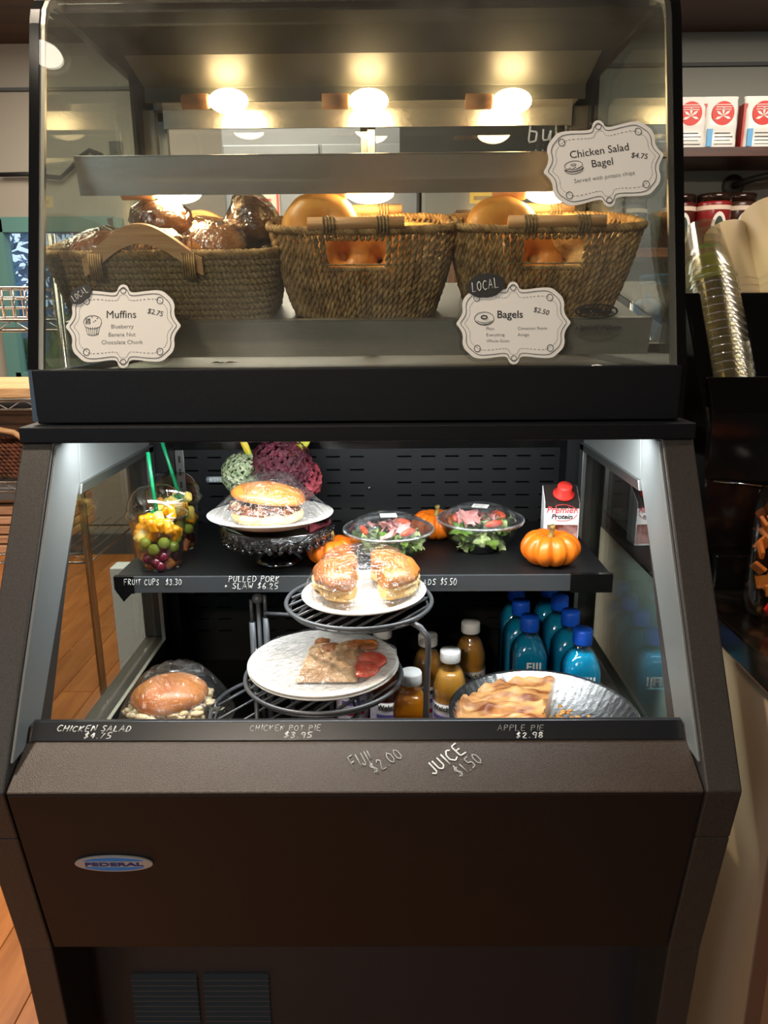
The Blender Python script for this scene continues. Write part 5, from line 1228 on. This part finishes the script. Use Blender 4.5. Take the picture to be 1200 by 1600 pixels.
# ------------------------------------------------------------------ shop behind, left side: wire rack, kitchen things
M_RACK = mat('rack_chrome', '#a8a8a4', .25, metal=1)
def rx(px, py, Y): return at(px, py, Y)
RY0, RY1, RXL, RXR = 2.30, 2.75, -2.1, at(90, 450, 2.30).x
rk = thing('wire_rack', 'chrome wire shelving rack left of the cases', 'shelving', ((RXL+RXR)/2, 2.5, 0), world=True)
zt1 = at(20, 640, RY0).z; zt2 = at(20, 768, RY0).z; zt3 = at(10, 880, RY0).z; zt0 = at(20, 490, RY0).z
for x in (RXL, RXR):
    for y in (RY0, RY1): ob('post', MB().tube([(x, y, 0), (x, y, 1.68)], .0125, 10), M_RACK, rk)
for z in (zt0-.05, zt1, zt2, zt3):
    sh_ = ob('wire_shelf', MB().tube([(RXL, RY0, z), (RXR, RY0, z), (RXR, RY1, z), (RXL, RY1, z)], .004, 6, closed=True), M_RACK, rk)
    zz = MB().tube([(RXL, RY0, z+.03), (RXR, RY0, z+.03)], .004, 6); n = 24
    zz.tube([(RXL+(RXR-RXL)*i/n, RY0, z+(.03 if i % 2 else 0)) for i in range(n+1)], .0025, 5); ob('truss_edge', zz, M_RACK, sh_)
    g = MB()
    for i in range(28): g.tube([(RXL+(RXR-RXL)*i/27, RY0, z+.031), (RXL+(RXR-RXL)*i/27, RY1, z+.031)], .002, 4, cap=False)
    o = ob('shelf_wires', g, M_RACK, sh_); o['kind'] = 'stuff'
b = ob('cutting_board', MB().box(-1.70, -1.05, RY0+.01, RY1-.02, zt1+.034, zt1+.066), M_WOODP, bev=.004); tag(b, 'pale wooden board lying on the rack shelf beside the upper case', 'board')
t = thing('shelf_basket', 'brown wicker basket with arched handle on the rack shelf under the board', 'basket', (-1.19, 2.42, zt2+.034))
W = MB()
for k in range(9): merge(W, twist([Vector((p.x, p.y, .01+k*.012)) for p in ring_pts(.12+.002*k, .08, 5, 160)], .005, .004, 7, True, 2, ph=k*2))
o = ob('woven_wall', W, mat('brown_wicker', '#6e3f28', .6, col2='#4a281a', nscale=40), t); o['kind'] = 'stuff'
ob('handle', MB().tube([(-.09, -.08, .115), (-.05, -.08, .148), (0, -.08, .158), (.05, -.08, .148), (.09, -.08, .115)], .009, 8), M_WOODP, t)
bxm = mat('brown_cardboard', '#6b4a33', .7)
t = thing('brown_box', 'brown box on the rack between the wooden board and the basket', 'box', (-1.25, 2.62, zt2+.036)); ob('carton', MB().box(-.30, .20, -.1, .1, 0, .20), mat('dark_brown_panel', '#4a3222', .6), t, bev=.004); ob('flap', MB().box(-.30, .20, -.104, -.1, .12, .20), bxm, t)
for k in range(5):
    o = ob('wooden_tray', MB().box(-1.65, -1.06, RY0+.0+k*.004, RY1-.05, zt3+.034+k*.031, zt3+.034+k*.031+.025), mat('peach_wood', '#c79a78', .5, col2='#a87a58', nscale=8, stretch=(1, 20, 20), rnd=.12), bev=.003)
    tag(o, 'pale wooden tray in the low stack on the rack, %s' % ['lowest', 'second lowest', 'middle', 'second from the top', 'topmost'][k], 'tray', 'stacked wooden trays on the rack')
t = thing('steel_pan', 'grey steel pan above the stacked trays on the rack', 'pan', (-1.3, 2.46, zt3+.195)); ob('pan_body', MB().box(-.2, .22, -.14, .14, 0, .055), M_STEELD, t, bev=.01); ob('pan_rim', MB().box(-.21, .23, -.15, .15, .05, .056), M_STEEL, t)
# wire pot rack on upper level
t = thing('metal_colander_rack', 'small wire dish rack on the top rack shelf by the window', 'dish rack', (-1.22, 2.50, zt0-.012))
for k in range(9): ob('rack_wire', MB().tube([(-.14+k*.035, -.1, 0), (-.14+k*.035, -.1, .09), (-.14+k*.035, .1, .09), (-.14+k*.035, .1, 0)], .003, 5), M_CHROME, t)
for z in (.0, .03, .06, .09): ob('rack_rail', MB().tube([(-.15, -.1, z), (.15, -.1, z), (.15, .1, z), (-.15, .1, z)], .003, 5, closed=True), M_CHROME, t)
# black cable and outlet on the wall
q = [at(0, 273, 4.46), at(40, 272, 4.46), at(95, 278, 4.46), at(112, 262, 4.46), at(125, 245, 4.46), at(140, 235, 4.46), at(160, 243, 4.46)]
tag(ob('power_cable', MB().tube(q, .012, 8), M_RUBBER), 'black cable looping across the wall at the upper left', 'cable')
p = at(182, 235, 4.49); t = thing('wall_outlet', 'dark wall outlet plate where the black cable ends', 'outlet', tuple(p)); ob('plate', MB().box(-.035, .035, -.012, 0, -.045, .045), mat('dark_outlet', '#2d2f2f', .4), t, bev=.003); ob('socket', MB().box(-.012, .012, -.015, -.01, -.014, .014), M_BLACKG, t)
# white post left of the case on the floor
wp = at(206, 900, 2.0)
t = thing('white_post', 'white square post on the wood floor seen through the left glass', 'post', (wp.x, 2.0, 0)); ob('post_body', MB().box(-.05, .045, -.03, .03, 0, .77), mat('white_painted_wood', '#c6ccd0', .5), t, bev=.003); ob('post_foot', MB().box(-.06, .06, -.035, .035, 0, .02), mat('dark_foot', '#333', .5) if False else M_BLACK, t)
# back kitchen: fridge, cabinet, chalkboard, notices
t = thing('steel_fridge', 'grey steel refrigerator behind the middle basket', 'refrigerator', (-.15, 4.0, 0), world=True)
ob('fridge_body', MB().box(-.72, .19, 3.75, 4.4, 0, 2.35), mat('grey_fridge_steel', '#7e8183', .35, metal=.6), t, bev=.006)
for a, c in ((-.71, -.27), (-.26, .18)):
    d_ = ob('door', MB().box(a, c, 3.73, 3.755, .15, 2.2), mat('fridge_door', '#85898b', .35, metal=.6), t, bev=.005); ob('handle', MB().tube([(c-.05 if a < -.5 else a+.05, 3.70, .9), (c-.05 if a < -.5 else a+.05, 3.70, 1.5)], .012, 8), M_CHROME, d_)
t = thing('wood_cabinet', 'brown wooden cabinet front behind the right basket', 'cabinet', (.62, 3.2, 0), world=True)
ob('cabinet_body', MB().box(.30, .95, 3.05, 3.38, 0, 1.83), mat('brown_cabinet', '#6b4528', .45, col2='#52331c', nscale=4, stretch=(10, 10, 1)), t, bev=.004)
for a, c in ((.305, .62), (.63, .945)): dd = ob('door', MB().box(a, c, 3.035, 3.05, .1, 1.81), mat('brown_cabinet_door', '#74492b', .4, col2='#583820', nscale=4, stretch=(10, 10, 1)), t, bev=.004); ob('knob', MB().ball((c-.03, 3.03, 1.2), .012, 10, 8), M_CHROME, dd)
p = at(765, 309, 3.03); t = thing('yellow_notice', 'yellow notice label on the brown cabinet', 'notice', tuple(p)); ob('paper', MB().box(-.075, .075, -.002, 0, -.02, .02), mat('yellow_paper', '#d6b33a', .6), t)
ob('print', MB().box(-.06, .06, -.003, -.002, -.008, .006), mat('ochre_ink', '#7a5c1c', .6), t)
p = at(785, 205, 3.36); t = thing('chalkboard', 'dark menu chalkboard with chalk writing high on the back wall', 'chalkboard', tuple(p))
ob('slate', MB().box(-.42, .30, -.015, 0, -.12, .17), mat('slate_black', '#23241f', .7), t); ob('frame', MB().box(-.45, .33, -.02, -.0, .17, .20), M_DARKWOOD, t)
mb, wd = hand('buchi', .085, .05, 3, .1); ob('chalk_writing', put(mb, Matrix.Translation((.10, -.018, -.045))), M_CHALK, t)
mb, wd = hand('----', .03, .1, 3, .1, 1.2); ob('chalk_underline', put(mb, Matrix.Translation((.13, -.018, -.09))), M_CHALKD, t)
p = at(414, 318, 3.72); t = thing('red_lettered_notice', 'white notice with red frame lines on the fridge door', 'notice', tuple(p)); ob('paper', MB().box(-.07, .07, -.002, 0, -.06, .06), mat('cream_paper', '#c9c3b4', .6), t)
rd = MB().box(-.065, -.055, -.004, -.002, -.055, .055).box(.055, .065, -.004, -.002, -.055, .055).box(-.03, .03, -.004, -.002, .01, .02).box(-.03, .03, -.004, -.002, -.012, -.004); ob('red_lines', rd, mat('red_print', '#d23a3a', .4), t)
ob('yellow_strip', MB().box(-.065, .065, -.003, -.002, -.058, -.03), mat('yellow_paper', '#d6b33a', .6), t)
# small decoration on the floor of the upper case
p = atz(350, 563, 1.372); t = thing('dried_sprig', 'little green and brown dried sprig lying on the upper case floor', 'sprig', (p.x, p.y, 1.366))
for k in range(7): a = k*.9; ob('leaf', MB().add([(0, 0, .001), (.012*math.cos(a)-.003*math.sin(a), .012*math.sin(a)+.003*math.cos(a), .004), (.026*math.cos(a), .026*math.sin(a), .002), (.012*math.cos(a)+.003*math.sin(a), .012*math.sin(a)-.003*math.cos(a), .003)], [(0, 1, 2, 3)]), mat('sprig_green', '#2f5f35', .5) if k % 2 else mat('sprig_brown', '#a87a58', .5), t)
for o in bpy.data.objects:
    if '_w' in o: del o['_w']
